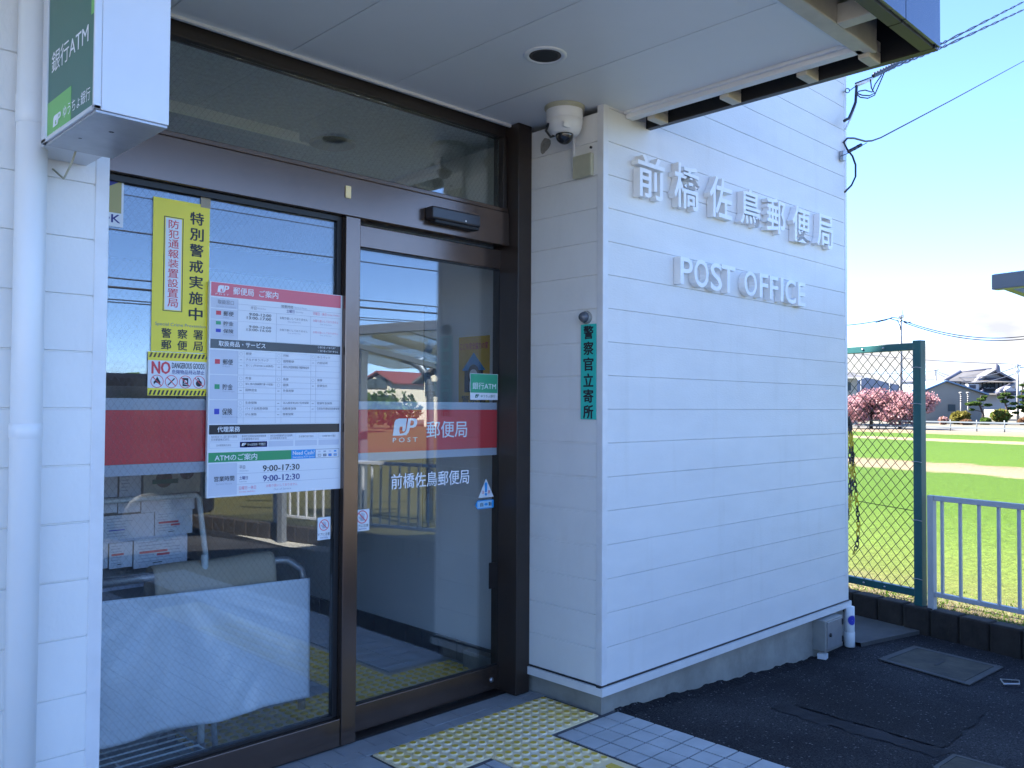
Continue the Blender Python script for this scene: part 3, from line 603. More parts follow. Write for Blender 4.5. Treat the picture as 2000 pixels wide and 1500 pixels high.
mb = MB(); F_ = Face('Y', YD+.0085)
a = F_.uv(769, 851); b = F_.uv(817, 817)
emblem(F_, mb, a[0], a[1], b[0]-a[0]-.01, b[1]-a[1], 'wtext', 'red_film', d=.0004)
F_.ptext(mb, 'P O S T', 767, 860, 815, 858, 9, 'wtext', d=.0006, off=.012)
F_.ptext(mb, '郵便局', 833, 839, 912, 838, 33, 'wtext', d=.0006, off=.012)
mb.build('band_lettering', gb)
mb = MB(); F_ = Face('Y', YD-.001); F_.ptext(mb, '前橋佐鳥郵便局', 764, 939, 916, 932, 30, 'wtext', d=.0006, off=.012); mb.build('door_lettering', door)

# --- inside
inn = MB(); inn.box(.3, 3.15, 3.03, 7.5, -.1, -.006, 'floor_in'); inn.build('inside_floor', PO)
inn = MB()
for i in range(20):
    for j in range(24): inn.box(.84+i*.1522+.003, .84+(i+1)*.1522-.003, 3.07+j*.1522+.003, 3.07+(j+1)*.1522-.003, -.0055, -.002, 'floor_in') if .84+(i+1)*.1522 < 3.06 else None
inn.build('floor_tiling', PO, recalc=False)
b_ = MB(); b_.box(.3, 3.15, 3.03, 7.5, 2.735, 2.80, 'ceil_in'); b_.build('inside_ceiling', PO)
b_ = MB(); b_.box(3.062, 3.16, 3.06, 7.5, .105, 2.734, 'wall_in'); inside_wall = b_.build('inside_wall', PO)
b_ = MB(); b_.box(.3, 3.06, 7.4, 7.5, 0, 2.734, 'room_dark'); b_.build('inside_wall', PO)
b_ = MB(); b_.box(.2, .3, 3.0, 7.5, 0, 2.734, 'wall_in'); b_.build('inside_wall', PO)
b_ = MB()
for k in range(28): b_.box(3.048, 3.0615, 3.065+k*.1522, 3.065+(k+1)*.1522-.004, 0, .104, 'skirt')
b_.build('skirting', PO, recalc=False)
b_ = MB(); b_.box(1.02, 1.07, 4.72, 4.80, 0, 2.6, 'bronze_dark'); b_.box(1.98, 2.06, 4.72, 4.80, 0, 2.734, 'bronze_dark'); b_.box(1.08, 3.06, 4.72, 4.80, 2.15, 2.28, 'bronze_dark'); b_.box(1.08, 1.97, 4.72, 4.80, 0, .12, 'bronze_dark'); b_.build('inner_doorframe', PO)
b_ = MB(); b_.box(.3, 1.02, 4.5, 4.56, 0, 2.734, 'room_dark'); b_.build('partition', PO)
tk = MB(); tk.box(1.5, 3.02, 3.25, 3.55, -.004, .002, 'yellow_pale'); tk.box(2.3, 2.62, 3.552, 4.7, -.004, .002, 'yellow_pale')
def dots2(x0, x1, y0, y1):
    nxd = round((x1-x0)/.05); nyd = round((y1-y0)/.05)
    for i in range(nxd):
        for j in range(nyd): tk.lathe((x0+(x1-x0)/nxd*(i+.5), y0+(y1-y0)/nyd*(j+.5), .002), [(.0185, 0), (.0165, .004), (.0135, .0052), (.0001, .0056)], 'yellow_dot', n=10)
dots2(1.5, 3.02, 3.25, 3.55); dots2(2.3, 2.62, 3.56, 4.7); tag(tk.build('inside_tactile_path', recalc=False), kind='structure')

# ================================================================== SIGNS AND FITTINGS
# --- raised characters on the wall
def raised(chars, name, label):
    r = thing(name, label, 'sign', (4, YW, 1.7))
    for ch, x0, y0, x1, y1 in chars:
        f = Face('Y', YW-.040); pa = f.uv((x0+x1)/2, y0); pb = f.uv((x0+x1)/2, y1); u0 = f.uv(x0, (y0+y1)/2)[0]; u1 = f.uv(x1, (y0+y1)/2)[0]
        mb = MB(); f.text(mb, ch, u0, u1, pb[1], pa[1], 'letter_white', d=-.0185, off=.012 if ord(ch) > 255 else .010, ext=.0195, res=4)
        mb.build('raised_character', r)
    return r
raised([('前', 1246, 305, 1298, 388), ('橋', 1317, 322, 1366, 408), ('佐', 1386, 347, 1430, 427), ('鳥', 1446, 370, 1485, 441), ('郵', 1498, 388, 1534, 456), ('便', 1548, 405, 1583, 474), ('局', 1596, 420, 1627, 484)],
       'raised_name_sign', 'row of seven raised white characters high on the boarded wall')
raised([('P', 1329, 503, 1353, 556), ('O', 1356, 507, 1384, 561), ('S', 1388, 514, 1410, 568), ('T', 1410, 519, 1436, 572), ('O', 1454, 530, 1478, 578), ('F', 1484, 535, 1500, 582), ('F', 1504, 540, 1520, 586), ('I', 1525, 543, 1530, 589), ('C', 1534, 546, 1554, 593), ('E', 1559, 552, 1573, 598)],
       'raised_post_sign', 'raised white letters reading POST OFFICE below the larger characters')

# --- projecting ATM sign box on the left pier
PB = thing('projecting_sign_box', 'white projecting sign box with dark green ATM face above downpipe', 'sign', (.72, 2.2, 2.2))
bx0, bx1, by0, by1, bz0 = .625, .782, 1.90, 2.26, 1.99
mb = MB(); mb.box(bx0+.012, bx1, by0, by1-.02, bz0+.004, 3.0, 'alu'); mb.box(bx0-.004, bx0+.012, by1-.035, by1, bz0+.004, 3.0, 'alu'); mb.box(bx0-.004, bx0+.012, by0, by0+.008, bz0+.004, 3.0, 'alu'); mb.box(bx0-.004, bx0+.012, by0, by1, bz0+.004, bz0+.014, 'alu'); mb.build('sign_housing', PB, bevel=.002)
mb = MB(); mb.box(bx0+.002, bx1-.003, by0+.003, by1-.022, bz0-.002, bz0+.003, 'undersheet'); mb.lathe((.70, 2.02, bz0-.0021), [(.006, 0), (.001, -.0005)], 'black'); mb.lathe((.665, 2.12, bz0-.0021), [(.004, 0), (.001, -.0005)], 'black'); mb.build('bottom_plate', PB)
mb = MB(); mb.box(bx0+.02, bx1, by1-.019, YW, bz0+.02, 3.0, 'alu'); mb.build('wall_bracket', PB)
FS = Face('X', bx0); u0, u1 = -(by1-.036), -(by0+.009)
mb = MB(); FS.rect(mb, u0, bz0+.015, u1, 2.99, 'green_mid', -.004, 0)
ul = FS.uv(140, 140)[0]; zt = FS.uv(140, 150)[1]; FS.rect(mb, u0, bz0+.0151, ul, zt-.02, 'green_lite', 0, .0006)
zz_ = FS.uv(182, 26)[1]; FS.rect(mb, FS.uv(179, 20)[0], zz_, u1, 2.99, 'green_lite', 0, .0006)
face_ = mb.build('sign_face', PB)
mb = MB()
FS.ptext(mb, '銀行ATM', 102, 132, 174, 54, 40, 'wtext', d=.001, off=.006); FS.ptext(mb, 'ゆうちょ銀行', 124, 223, 177, 178, 24, 'wtext', d=.001, off=.008)
FS.ptext(mb, 'BANK', 104, 259, 118, 252, 5, 'wtext', d=.001, off=.01)
a = FS.uv(105, 249); b = FS.uv(120, 212); emblem(FS, mb, a[0], a[1], b[0]-a[0], b[1]-a[1]-.006, 'wtext', 'green_lite', d=.001)
mb.build('sign_lettering', face_)
mb = MB(); mb.tube([(.70, 2.262, 1.995), (.702, 2.30, 1.97), (.715, 2.40, 1.955), (.70, YW, 1.985)], .0025, 'beige', n=6); mb.build('sign_cable', PB)

# --- dome camera under the soffit, its conduit and box
cx_, cy_ = 2.868, 2.592
CMR = thing('security_camera', 'white dome security camera under the canopy beside the corner pier', 'camera', (cx_, cy_, ZS))
mb = MB(); mb.lathe((cx_, cy_, ZS), [(.092, -.001), (.092, -.010), (.084, -.014), (.084, -.02)], 'beige', n=32); mb.build('mount_ring', CMR)
mb = MB(); mb.lathe((cx_, cy_, ZS), [(.083, -.014), (.083, -.060), (.081, -.062), (.081, -.064), (.083, -.066), (.078, -.098), (.068, -.122), (.052, -.135), (.040, -.137), (.0, -.137)], 'white', n=36); mb.build('camera_body', CMR)
mb = MB(); mb.box(cx_-.075, cx_-.025, cy_-.066, cy_-.05, ZS-.118, ZS-.095, 'white'); mb.build('lens_cover', CMR, bevel=.004)
mb = MB(); dcx, dcy = cx_-.018, cy_-.016; mb.lathe((dcx, dcy, ZS-.130), [(.041*cos(a_*pi/24), -.041*sin(a_*pi/24)*1.05-.004) for a_ in range(0, 13)], 'gasket', n=28); mb.build('dome_lens', CMR)
mb = MB(); mb.tube([(cx_-.075, cy_+.03, ZS-.085), (cx_-.085, cy_+.035, ZS-.12), (cx_-.06, cy_+.03, ZS-.143), (cx_-.03, cy_+.02, ZS-.128)], .006, 'gasket', n=8); mb.build('camera_cable', CMR)
M['dome'] = mat('smoked_dome', (.012, .012, .015), .06, spec=.8)
bpy.data.objects['dome_lens'].data.materials[0] = M['dome']
JB = thing('junction_box', 'beige junction box with white conduit on pier below camera', 'box', (2.95, 2.54, 2.4))
FR = Face('X', 2.957)
a = FR.uv(1124, 352); b = FR.uv(1160, 299)
mb = MB(); FR.rect(mb, a[0], a[1], b[0], b[1], 'beige', 0, .022); mb.build('box_body', JB, bevel=.003)
mb = MB(); FR.rect(mb, a[0]-.012, b[1]-.06, a[0]-.001, 2.66, 'trimw', 0, .012); mb.build('conduit', JB, bevel=.002)
mb = MB(); q = FR.uv(1155, 288); FR.disc(mb, q[0], q[1], .006, 'gasket', 0, .006); mb.build('screw', JB)
mb = MB(); q = FR.uv(1065, 284)          # patch of bare cement filler
pts = []
for k in range(18):
    an_ = 2*pi*k/18; r_ = .030*(1+.16*sin(2*an_+.6)+.10*cos(3*an_)+.05*sin(5*an_)); pts.append((q[0]+r_*cos(2*pi*k/18), q[1]+1.25*r_*sin(2*pi*k/18)))
M['filler'] = mat('bare_filler', (.36, .34, .29), .95, vary=.3, vscale=60, bump=.8, bscale=120)
FR.poly(mb, pts, 'filler', .0006, .002); mb.build('wall_repair', PO)

# --- alarm lamp dome and teal plate
q = FR.uv(1147, 620)
AL = thing('alarm_lamp', 'small grey domed alarm lamp above the teal plate', 'lamp', FR.w(q[0], q[1], 0))
M['lampgrey'] = mat('lamp_grey', (.10, .11, .13), .25, spec=.7)
c_ = FR.w(q[0], q[1], 0); mb = MB(); mb.lathe(c_, [(.028, 0), (.030, .004), (.029, .014), (.026, .018)], 'greymetal', axis=(-1, 0, 0), n=28); mb.build('lamp_base', AL)
mb = MB(); mb.lathe(c_, [(.025, .018), (.024, .028), (.018, .040), (.009, .047), (.0, .049)], 'lampgrey', axis=(-1, 0, 0), n=28); mb.build('lamp_dome', AL)
TS = thing('police_stop_plate', 'narrow teal plate with black vertical characters on the pier', 'sign', (2.95, 2.52, 1.5))
a = FR.uv(1135, 819); b = FR.uv(1165, 632); mb = MB(); FR.rect(mb, a[0], a[1], b[0], b[1], 'teal', .0, .004); pl = mb.build('plate', TS)
mb = MB(); n_ = 6; hh = (b[1]-a[1])/n_
for i, ch in enumerate('警察官立寄所'):
    zc = b[1]-hh*(i+.52); cw = (b[0]-a[0]); FR.text(mb, ch, a[0]+cw*.2, a[0]+cw*.83, zc-hh*.41, zc+hh*.41, 'ktext', d=.0045, off=.045)
mb.build('plate_lettering', pl)

# --- door sensor, header tag
SN = thing('door_sensor', 'dark oblong motion sensor on the bronze door header', 'sensor', (2.48, YS, 2.2))
M['sensor'] = mat('sensor_case', (.035, .032, .035), .3)
mb = MB(); mb.box(2.345, 2.628, YS-.052, YS, 2.187, 2.243, 'sensor'); mb.build('sensor_case', SN, bevel=.008)
mb = MB(); mb.box(2.365, 2.622, YS-.045, YS-.002, 2.172, 2.1865, 'black'); mb.build('sensor_window', SN, bevel=.003)
mb = MB(); FSN = Face('Y', YS-.052); q = FSN.uv(910, 432); FSN.disc(mb, q[0], q[1], .004, 'wtext', 0, .001); mb.build('indicator', SN)
mb = MB(); a = onY(675, 386, YS-.004); b = onY(686, 364, YS-.004); mb.box(a.x, b.x, YS-.006, YS, a.z, b.z, 'yellow_pale'); o = mb.build('header_tag', bevel=.003); tag(o, 'small cream plastic tag stuck on the bronze door header', 'tag')

# --- posters and stickers on the fixed window
FP_ = Face('Y', YG-.0004)
CP = thing('crime_prevention_poster', 'tall yellow poster with black vertical characters on window', 'poster', (1.35, YG, 1.6))
a = FP_.uv(297, 688); b = FP_.uv(408, 398); pz0 = FP_.uv(350, 688)[1]; pz1 = FP_.uv(355, 393)[1]; pu0 = FP_.uv(297, 540)[0]; pu1 = FP_.uv(408, 540)[0]; pw_ = pu1-pu0; ph = pz1-pz0
mb = MB(); FP_.rect(mb, pu0, pz0, pu1, pz1, 'yellow', 0, .0012); sh_ = mb.build('poster_sheet', CP)
def pu(x): return pu0+pw_*x
def pz(y): return pz1-ph*y
mb = MB()
for i, ch in enumerate('特別警戒実施中'): FP_.text(mb, ch, pu(.645), pu(.885), pz(.105+.1065*i+.083-.045+.0), pz(.105+.1065*i-.045), 'ktext', d=.002, off=.032)
FP_.rect(mb, pu(.185), pz(.735), pu(.525), pz(.115), 'ktext', .0012, .0014); FP_.rect(mb, pu(.20), pz(.730), pu(.51), pz(.120), 'yellow', .0014, .0016); FP_.rect(mb, pu(.215), pz(.726), pu(.495), pz(.124), 'paper', .0016, .0018)
for i, ch in enumerate('防犯通報装置設置局'): FP_.text(mb, ch, pu(.265), pu(.445), pz(.135+.0645*i+.056), pz(.135+.0645*i), 'rtext', d=.0022, off=.012)
FP_.text(mb, 'Special Crime Prevention', pu(.06), pu(.95), pz(.838), pz(.810), 'gtext', d=.002)
for i, ch in enumerate('警察署'): FP_.text(mb, ch, pu(.17+.28*i), pu(.34+.28*i), pz(.910), pz(.848), 'ktext', d=.002, off=.025)
for i, ch in enumerate('郵便局'): FP_.text(mb, ch, pu(.17+.28*i), pu(.34+.28*i), pz(.986), pz(.924), 'ktext', d=.002, off=.025)
mb.build('poster_lettering', sh_)
mb = MB(); FP_.prect(mb, 392, 378, 411, 408, 'kraft', .0014, .002); mb.build('tape', CP)

DG = thing('dangerous_goods_sticker', 'white sticker with hazard stripes and four crossed red rings', 'sticker', (1.35, YG, 1.3))
dz1 = FP_.uv(347, 689)[1]; dz0 = FP_.uv(347, 773)[1]; du0 = FP_.uv(288, 730)[0]; du1 = FP_.uv(405, 730)[0]; dw = du1-du0; dh = dz1-dz0
def du(x): return du0+dw*x
def dz(y): return dz1-dh*y
mb = MB(); FP_.rect(mb, du0, dz0, du1, dz1, 'paper', .0013, .0022); sh_ = mb.build('sticker_sheet', DG)
mb = MB(); FP_.rect(mb, du0, dz(.195), du1, dz(.001), 'yellow', .0022, .0026); FP_.rect(mb, du0, dz(.999), du1, dz(.83), 'yellow', .0022, .0026)
for k in range(15):
    x = .015+k*.067
    FP_.poly(mb, [(du(x), dz(.125)), (du(x+.032), dz(.125)), (du(min(1, x+.062)), dz(.02)), (du(min(1, x+.03)), dz(.02))], 'brown_stripe' if k < 10 else 'ktext', .0026, .003)
    FP_.poly(mb, [(du(x), dz(.985)), (du(x+.032), dz(.985)), (du(min(1, x+.062)), dz(.875)), (du(min(1, x+.03)), dz(.875))], 'ktext', .0026, .003)
FP_.text(mb, 'NO', du(.065), du(.36), dz(.50), dz(.22), 'rtext', d=.003, off=.05)
FP_.text(mb, 'DANGEROUS GOODS', du(.39), du(.94), dz(.365), dz(.235), 'ktext', d=.003, off=.015); FP_.text(mb, '危険物品持込禁止', du(.39), du(.94), dz(.50), dz(.395), 'btext', d=.003, off=.008)
R_ = .105*dw
for i in range(4):
    u_, v_ = du(.15+.233*i), dz(.675)
    if i == 0: FP_.poly(mb, [(u_-.05*dw, v_-.05*dw), (u_-.055*dw, v_-.01*dw), (u_-.02*dw, v_+.03*dw), (u_, v_+.08*dw), (u_+.03*dw, v_+.03*dw), (u_+.055*dw, v_-.01*dw), (u_+.045*dw, v_-.06*dw), (u_+.015*dw, v_-.03*dw), (u_-.02*dw, v_-.02*dw)], 'ktext', .0024, .0028)
    if i == 1: bar(FP_, mb, u_-.055*dw, v_-.06*dw, u_+.055*dw, v_+.055*dw, .02*dw, 'ktext', .0024, .0028)
    if i == 2: FP_.rect(mb, u_-.045*dw, v_-.07*dw, u_+.05*dw, v_+.065*dw, 'ktext', .0024, .0028); FP_.disc(mb, u_+.005*dw, v_+.005*dw, .025*dw, 'paper', .0028, .003); bar(FP_, mb, u_-.03*dw, v_-.03*dw, u_+.04*dw, v_-.05*dw, .008*dw, 'paper', .0028, .003)
    if i == 3: FP_.disc(mb, u_, v_-.022*dw, .052*dw, 'ktext', .0024, .0028); FP_.disc(mb, u_-.015*dw, v_+.062*dw, .015*dw, 'ktext', .0024, .0028); bar(FP_, mb, u_, v_, u_+.006*dw, v_+.055*dw, .02*dw, 'ktext', .0024, .0028)
    FP_.ring(mb, u_, v_, R_*.91, R_, 'rtext', d=.0034); bar(FP_, mb, u_-R_*.68, v_+R_*.68, u_+R_*.68, v_-R_*.68, .014*dw, 'rtext', .003, .0033)
mb.build('sticker_print', sh_)

SG = thing('security_sticker', 'white sticker with navy and gold block, half hidden by pier', 'sticker', (1.05, YG, 1.95))
sz1 = FP_.uv(225, 346)[1]; sz0 = FP_.uv(225, 443)[1]; su1 = FP_.uv(241, 395)[0]; su0 = su1-.175; sw = su1-su0; sh = sz1-sz0
mb = MB(); FP_.rect(mb, su0, sz0, su1, sz1, 'paper', 0, .0012); sh_ = mb.build('sticker_sheet', SG)
mb = MB(); FP_.rect(mb, su0+.08*sw, sz0+.28*sh, su1-.04*sw, sz1-.03*sh, 'gold', .0012, .0016); FP_.poly(mb, [(su0+.08*sw, sz1-.03*sh), (su0+.08*sw, sz0+.12*sh+.28*sh), (su1-.04*sw, sz1-.06*sh), (su1-.04*sw, sz1-.03*sh)], 'btext', .0016, .002)
FP_.text(mb, 'OK', su1-.46*sw, su1-.06*sw, sz0+.08*sh, sz0+.245*sh, 'btext', d=.002, off=.03); mb.build('sticker_print', sh_)

# --- opening-hours board
IB = thing('opening_hours_board', 'large white opening hours board with red heading on window', 'board', (1.7, YG, 1.35))
BF = Face('Y', 2.964)
bu0 = BF.uv(406.5, 760)[0]; bu1 = BF.uv(667, 760)[0]; bv1 = BF.uv(540, 563)[1]; bv0 = BF.uv(540, 963.5)[1]; bw = bu1-bu0; bh = bv1-bv0
def U(x): return bu0+bw*x
VK = [(0, 0), (.006, .003), (.079, .067), (.085, .073), (.131, .123), (.195, .175), (.325, .264), (.333, .266), (.381, .309), (.392, .316), (.517, .428), (.524, .432), (.648, .545), (.655, .549), (.76, .659), (.771, .664), (.82, .708), (.828, .711), (.858, .740), (.866, .745), (.896, .772), (.905, .792), (.953, .838), (1.115, 1.0)]
def V(y):
    for (a0, b0), (a1, b1) in zip(VK, VK[1:]):
        if y <= a1: return bv1-bh*(b0+(b1-b0)*(y-a0)/(a1-a0))
mb = MB(); BF.rect(mb, bu0, bv0, bu1, bv1, 'paper', -.016, 0); sheet_ = mb.build('board_panel', IB, bevel=.0015)
mb = MB()
def R(x0, y0, x1, y1, m, l=1): BF.rect(mb, U(x0), V(y1), U(x1), V(y0), m, .0003*(l-1), .0003*l)
def T(s, x0, x1, y0, y1, m, off=.0, l=4): BF.text(mb, s, U(x0), U(x1), V(y1), V(y0), m, d=.0003*l+.0002, off=off)
R(.01, .006, .985, .079, 'red_sign')
a = (U(.055), V(.058)); emblem(BF, mb, a[0], a[1], .075*bw, .034*bh, 'wtext', 'red_sign', d=.0006); T('P O S T', .04, .13, .063, .071, 'wtext')
T('郵便局', .16, .305, .022, .062, 'wtext', .015); T('ご案内', .345, .485, .024, .062, 'wtext', .015)
# timetable
R(.01, .085, .195, .325, 'cell')
for y in (.085, .105, .130, .142, .185, .235, .325): pass
for y, x0 in ((.131, .01), (.195, .01)): R(x0, y-.0022, .985, y+.0022, 'paper', 2)
for y in (.105, .131, .196, .325): R(.195, y-.0006, .985, y+.0006, 'line', 3)
for x, y0, y1 in ((.195, .085, .325), (.475, .131, .325), (.74, .131, .325)): R(x-.0008, y0, x+.0008, y1, 'line', 3)
T('取扱窓口', .055, .165, .093, .112, 'gtext', .004); T('Service Counters', .045, .18, .117, .125, 'ltext')
T('営業時間', .51, .60, .090, .103, 'gtext', .004); T('Service Hours', .61, .71, .093, .101, 'ltext'); T('平日', .285, .325, .110, .124, 'gtext', .004); T('Weekdays', .33, .395, .113, .122, 'ltext'); T('土曜日', .55, .61, .109, .124, 'btext', .004); T('Saturday', .62, .68, .113, .122, 'ltext'); T('日曜日・休日', .76, .865, .109, .124, 'ptext', .004); T('Sunday, Holidays', .875, .975, .113, .122, 'ptext')
R(.045, .145, .079, .168, 'rtext', 3); T('郵便', .095, .165, .144, .172, 'ktext', .006); T('Mail', .095, .13, .177, .185, 'ltext')
R(.045, .206, .079, .229, 'green_sign', 3); T('貯金', .095, .165, .204, .233, 'ktext', .006); T('Savings', .095, .155, .237, .245, 'ltext')
R(.045, .258, .079, .281, 'blue_sq', 3); T('保険', .095, .165, .256, .285, 'ktext', .006); T('Insurance', .095, .17, .29, .298, 'ltext')
for y in (.0, .078):
    T('9:00-12:00', .275, .435, .141+y, .158+y, 'ktext', .009); T('13:00-17:00' if y == 0 else '13:00-16:00', .258, .435, .163+y, .180+y, 'ktext', .009)
    T('お取り扱いしておりません', .50, .715, .148+y, .164+y, 'gtext', .0); T('Out of Service', .56, .66, .171+y, .180+y, 'ltext'); T('お取り扱いしておりません', .76, .965, .148+y, .164+y, 'ptext', .0); T('Out of Service', .815, .91, .171+y, .180+y, 'ltext')
R(.01, .333, .985, .381, 'black_sign'); T('取扱商品・サービス', .065, .395, .341, .369, 'wtext', .02)
T('○ 取り扱っております', .80, .945, .339, .351, 'wtext'); T('－ 取り扱っておりません', .80, .965, .359, .371, 'wtext')
# services table, three blocks
blocks = [(.392, .517, '郵便', 'Mail', 'rtext', [['郵便', 'チルドゆうパック', '宝くじ (平日9:00-16:00発売)'], ['印紙', '国際郵便', '地方公共団体事務 印鑑登録証明'], ['ゆうパック', '内容証明']]),
          (.524, .648, '貯金', 'Savings', 'green_sign', [['貯金', '振込 (他の金融機関口座への送金)', '国際送金'], ['為替', '国債', '外貨両替'], ['振替', '投資信託']]),
          (.655, .760, '保険', 'Insurance', 'blue_sq', [['生命保険', 'バイク自賠責保険', 'がん保険'], ['法人(経営者)向け生命保険', '自動車保険', '傷害保険'], ['変額年金保険', '引受条件緩和型医療保険']])]
for y0, y1, jp, en, c, cols in blocks:
    R(.01, y0, .20, y1, 'cell'); ym = (y0+y1)/2
    R(.042, ym-.014, .076, ym+.010, c, 3); T(jp, .095, .165, ym-.016, ym+.014, 'ktext', .006); T(en, .095, .095+.012*len(en), ym+.018, ym+.026, 'ltext')
    rh = (y1-y0)/4
    for k in range(5): R(.20, y0+rh*k-.0005, .985, y0+rh*k+.0005, 'line', 3)
    for x in (.20, .243, .475, .518, .745, .785, .985): R(x-.0006, y0, x+.0006, y1, 'line', 3)
    for ci, items in enumerate(cols):
        xs_ = (.243, .518, .785)[ci]
        for ri, tx in enumerate(items):
            yy = y0+rh*ri
            wd = min(.0205*len(tx), .20 if ci < 2 else .185)
            T(tx, xs_+.012, xs_+.012+wd, yy+rh*.18, yy+rh*.62, 'gtext', .006); T('service', xs_+.012, xs_+.012+wd*.6, yy+rh*.72, yy+rh*.90, 'ltext') if False else R(xs_+.012, yy+rh*.76, xs_+.012+wd*.75, yy+rh*.82, 'cell', 3)
            mk = (ri == 0) or (ci == 1 and ri == 1 and y0 < .6) or (ci == 0 and y0 > .5 and ri == 1) or (ci == 0 and y0 > .6)
            if ci == 2 and y0 > .6 or ci == 1 and y0 > .6: mk = False
            if mk: BF.ring(mb, U(xs_-.022), V(yy+rh*.48), .0095*bw, .011*bw, 'line', d=.0014, n=18)
            else: R(xs_-.030, yy+rh*.45, xs_-.014, yy+rh*.52, 'gtext', 4)
R(.01, .771, .985, .820, 'black_sign'); T('代理業務', .065, .22, .780, .808, 'wtext', .02)
tt = [('株式会社ゆうちょ銀行 銀行代理業者', '日本郵便株式会社'), ('郵便貯金簡易保険管理機構', '日本郵便株式会社'), ('簡易生命保険郵便貯金支援機構', '日本郵便株式会社'), ('日本銀行復代理店',), ('日本銀行歳入代理店',)]
for k, x0 in enumerate((.012, .222, .428, .628, .815)):
    x1 = (.212, .418, .616, .802, .982)[k]
    for (ya, yb) in ((.828, .858), (.866, .896)):
        R(x0, ya, x1, yb, 'cell'); R(x0+.002, ya+.002, x1-.002, yb-.002, 'paper' if ya < .85 or k == 0 else 'cell', 2)
    for q, s_ in enumerate(tt[k]): T(s_, x0+.012, min(x1-.01, x0+.012+.0155*len(s_)), .831+.013*q, .842+.013*q, 'gtext') if len(tt[k]) > 1 else T(s_, x0+.03, x1-.03, .838, .849, 'gtext')
T('日本郵便株式会社', .06, .16, .876, .887, 'gtext'); R(.222, .866, .418, .896, 'blue_sq', 2); T('かんぽ生命', .275, .345, .874, .888, 'wtext', .01); T('代理店', .355, .405, .874, .888, 'wtext', .01); emblem(BF, mb, U(.235), V(.888), .028*bw, .014*bh, 'wtext', 'blue_sq', d=.001)
R(.008, .905, .60, .953-.001, 'green_sign'); T('ATMのご案内', .05, .345, .914, .946, 'wtext', .012); R(.60, .905, .79, .952, 'cyan'); T('Need Cash?', .612, .782, .911, .931, 'wtext', .03); T('International ATM Service', .612, .782, .937, .947, 'wtext'); R(.79, .905, .985, .952, 'gtext'); R(.793, .907, .982, .950, 'paper', 2)
for k in range(4):
    x = .81+k*.043; R(x, .931, x+.026, .944, ('gtext', 'ktext', 'blue_sq', 'cyan')[k], 3); R(x+.003, .934, x+.023, .941, ('paper', 'ltext', 'cyan', 'ltext')[k], 4); R(x+.002, .914, x+.022, .922, ('cell', 'ltext', 'cell', 'cyan')[k], 3)
h_ = .115                                   # counter hours of the cash machine
R(.01, .843+h_, .205, .992+h_, 'cell'); T('営業時間', .048, .185, .902+h_, .926+h_, 'ktext', .012); T('Service Hours', .06, .17, .933+h_, .942+h_, 'ltext')
for y in (.895, .944): R(.205, y-.0006+h_, .985, y+.0006+h_, 'line', 2)
T('平日', .22, .26, .857+h_, .874+h_, 'gtext', .006); T('Weekdays', .22, .285, .879+h_, .887+h_, 'ltext'); T('土曜日', .22, .28, .907+h_, .924+h_, 'btext', .006); T('Saturday', .22, .275, .929+h_, .937+h_, 'ltext'); T('日曜日・休日', .22, .34, .954+h_, .971+h_, 'ptext', .006); T('Sunday, Holidays', .22, .335, .977+h_, .985+h_, 'ptext')
T('9:00-17:30', .388, .665, .861+h_, .890+h_, 'ktext', .022); T('9:00-12:30', .390, .667, .909+h_, .938+h_, 'btext', .022)
T('お取り扱いしておりません', .415, .65, .953+h_, .967+h_, 'ptext'); T('Out of Service', .47, .60, .974+h_, .984+h_, 'ltext')
mb.build('board_print', sheet_)

# --- stickers on the sliding door
DF = Face('Y', YD-.0008); DB = Face('Y', YD+.0105)
def no_touch(name, label, face, x0, y0, x1, y1):
    r = thing(name, label, 'sticker', face.w(*face.uv((x0+x1)/2, y1), 0), 'no-touch caution stickers on the glass')
    a = face.uv(x0, (y0+y1)/2); b = face.uv(x1, (y0+y1)/2); t1 = face.uv((x0+x1)/2, y0)[1]; t0 = face.uv((x0+x1)/2, y1)[1]; w_ = b[0]-a[0]; h_ = t1-t0
    mb = MB(); face.rect(mb, a[0], t0, b[0], t1, 'paper', 0, .001); sh_ = mb.build('sticker_sheet', r)
    mb = MB(); cu, cv = a[0]+w_*.5, t1-h_*.35; rr = w_*.38
    face.rect(mb, cu-w_*.12, cv-w_*.22, cu+w_*.14, cv+w_*.02, 'ltext', .001, .0012)
    for k in range(4): bar(face, mb, cu-w_*.09+k*w_*.066, cv, cu-w_*.13+k*w_*.09, cv+w_*(.2, .25, .24, .18)[k], w_*.05, 'ltext', .001, .0012)
    bar(face, mb, cu-w_*.1, cv-w_*.12, cu-w_*.24, cv+w_*.02, w_*.05, 'ltext', .001, .0012)
    face.ring(mb, cu, cv, rr*.86, rr, 'rtext', d=.0014); bar(face, mb, cu-rr*.64, cv+rr*.64, cu+rr*.64, cv-rr*.64, rr*.14, 'rtext', .0012, .0013)
    face.text(mb, 'ドアに注意', a[0]+w_*.06, b[0]-w_*.06, t0+h_*.18, t0+h_*.31, 'ktext', d=.0013, off=.012); face.text(mb, 'CAUTION', a[0]+w_*.2, b[0]-w_*.2, t0+h_*.06, t0+h_*.13, 'btext', d=.0013, off=.01)
    mb.build('sticker_print', sh_)
no_touch('caution_sticker', 'white sticker with crossed hand ring on the fixed window beside mullion', FP_, 620, 1010, 645, 1054)
no_touch('caution_sticker', 'white sticker with crossed hand ring on the sliding door, cut by mullion', DF, 693, 995, 721, 1037)
WT = thing('warning_triangle', 'white triangular sticker with blue exclamation mark on the sliding door', 'sticker', (2.75, YD, .9))
a = DF.uv(934, 973); b = DF.uv(964, 970); t = DF.uv(949, 935); vb = (a[1]+b[1])/2
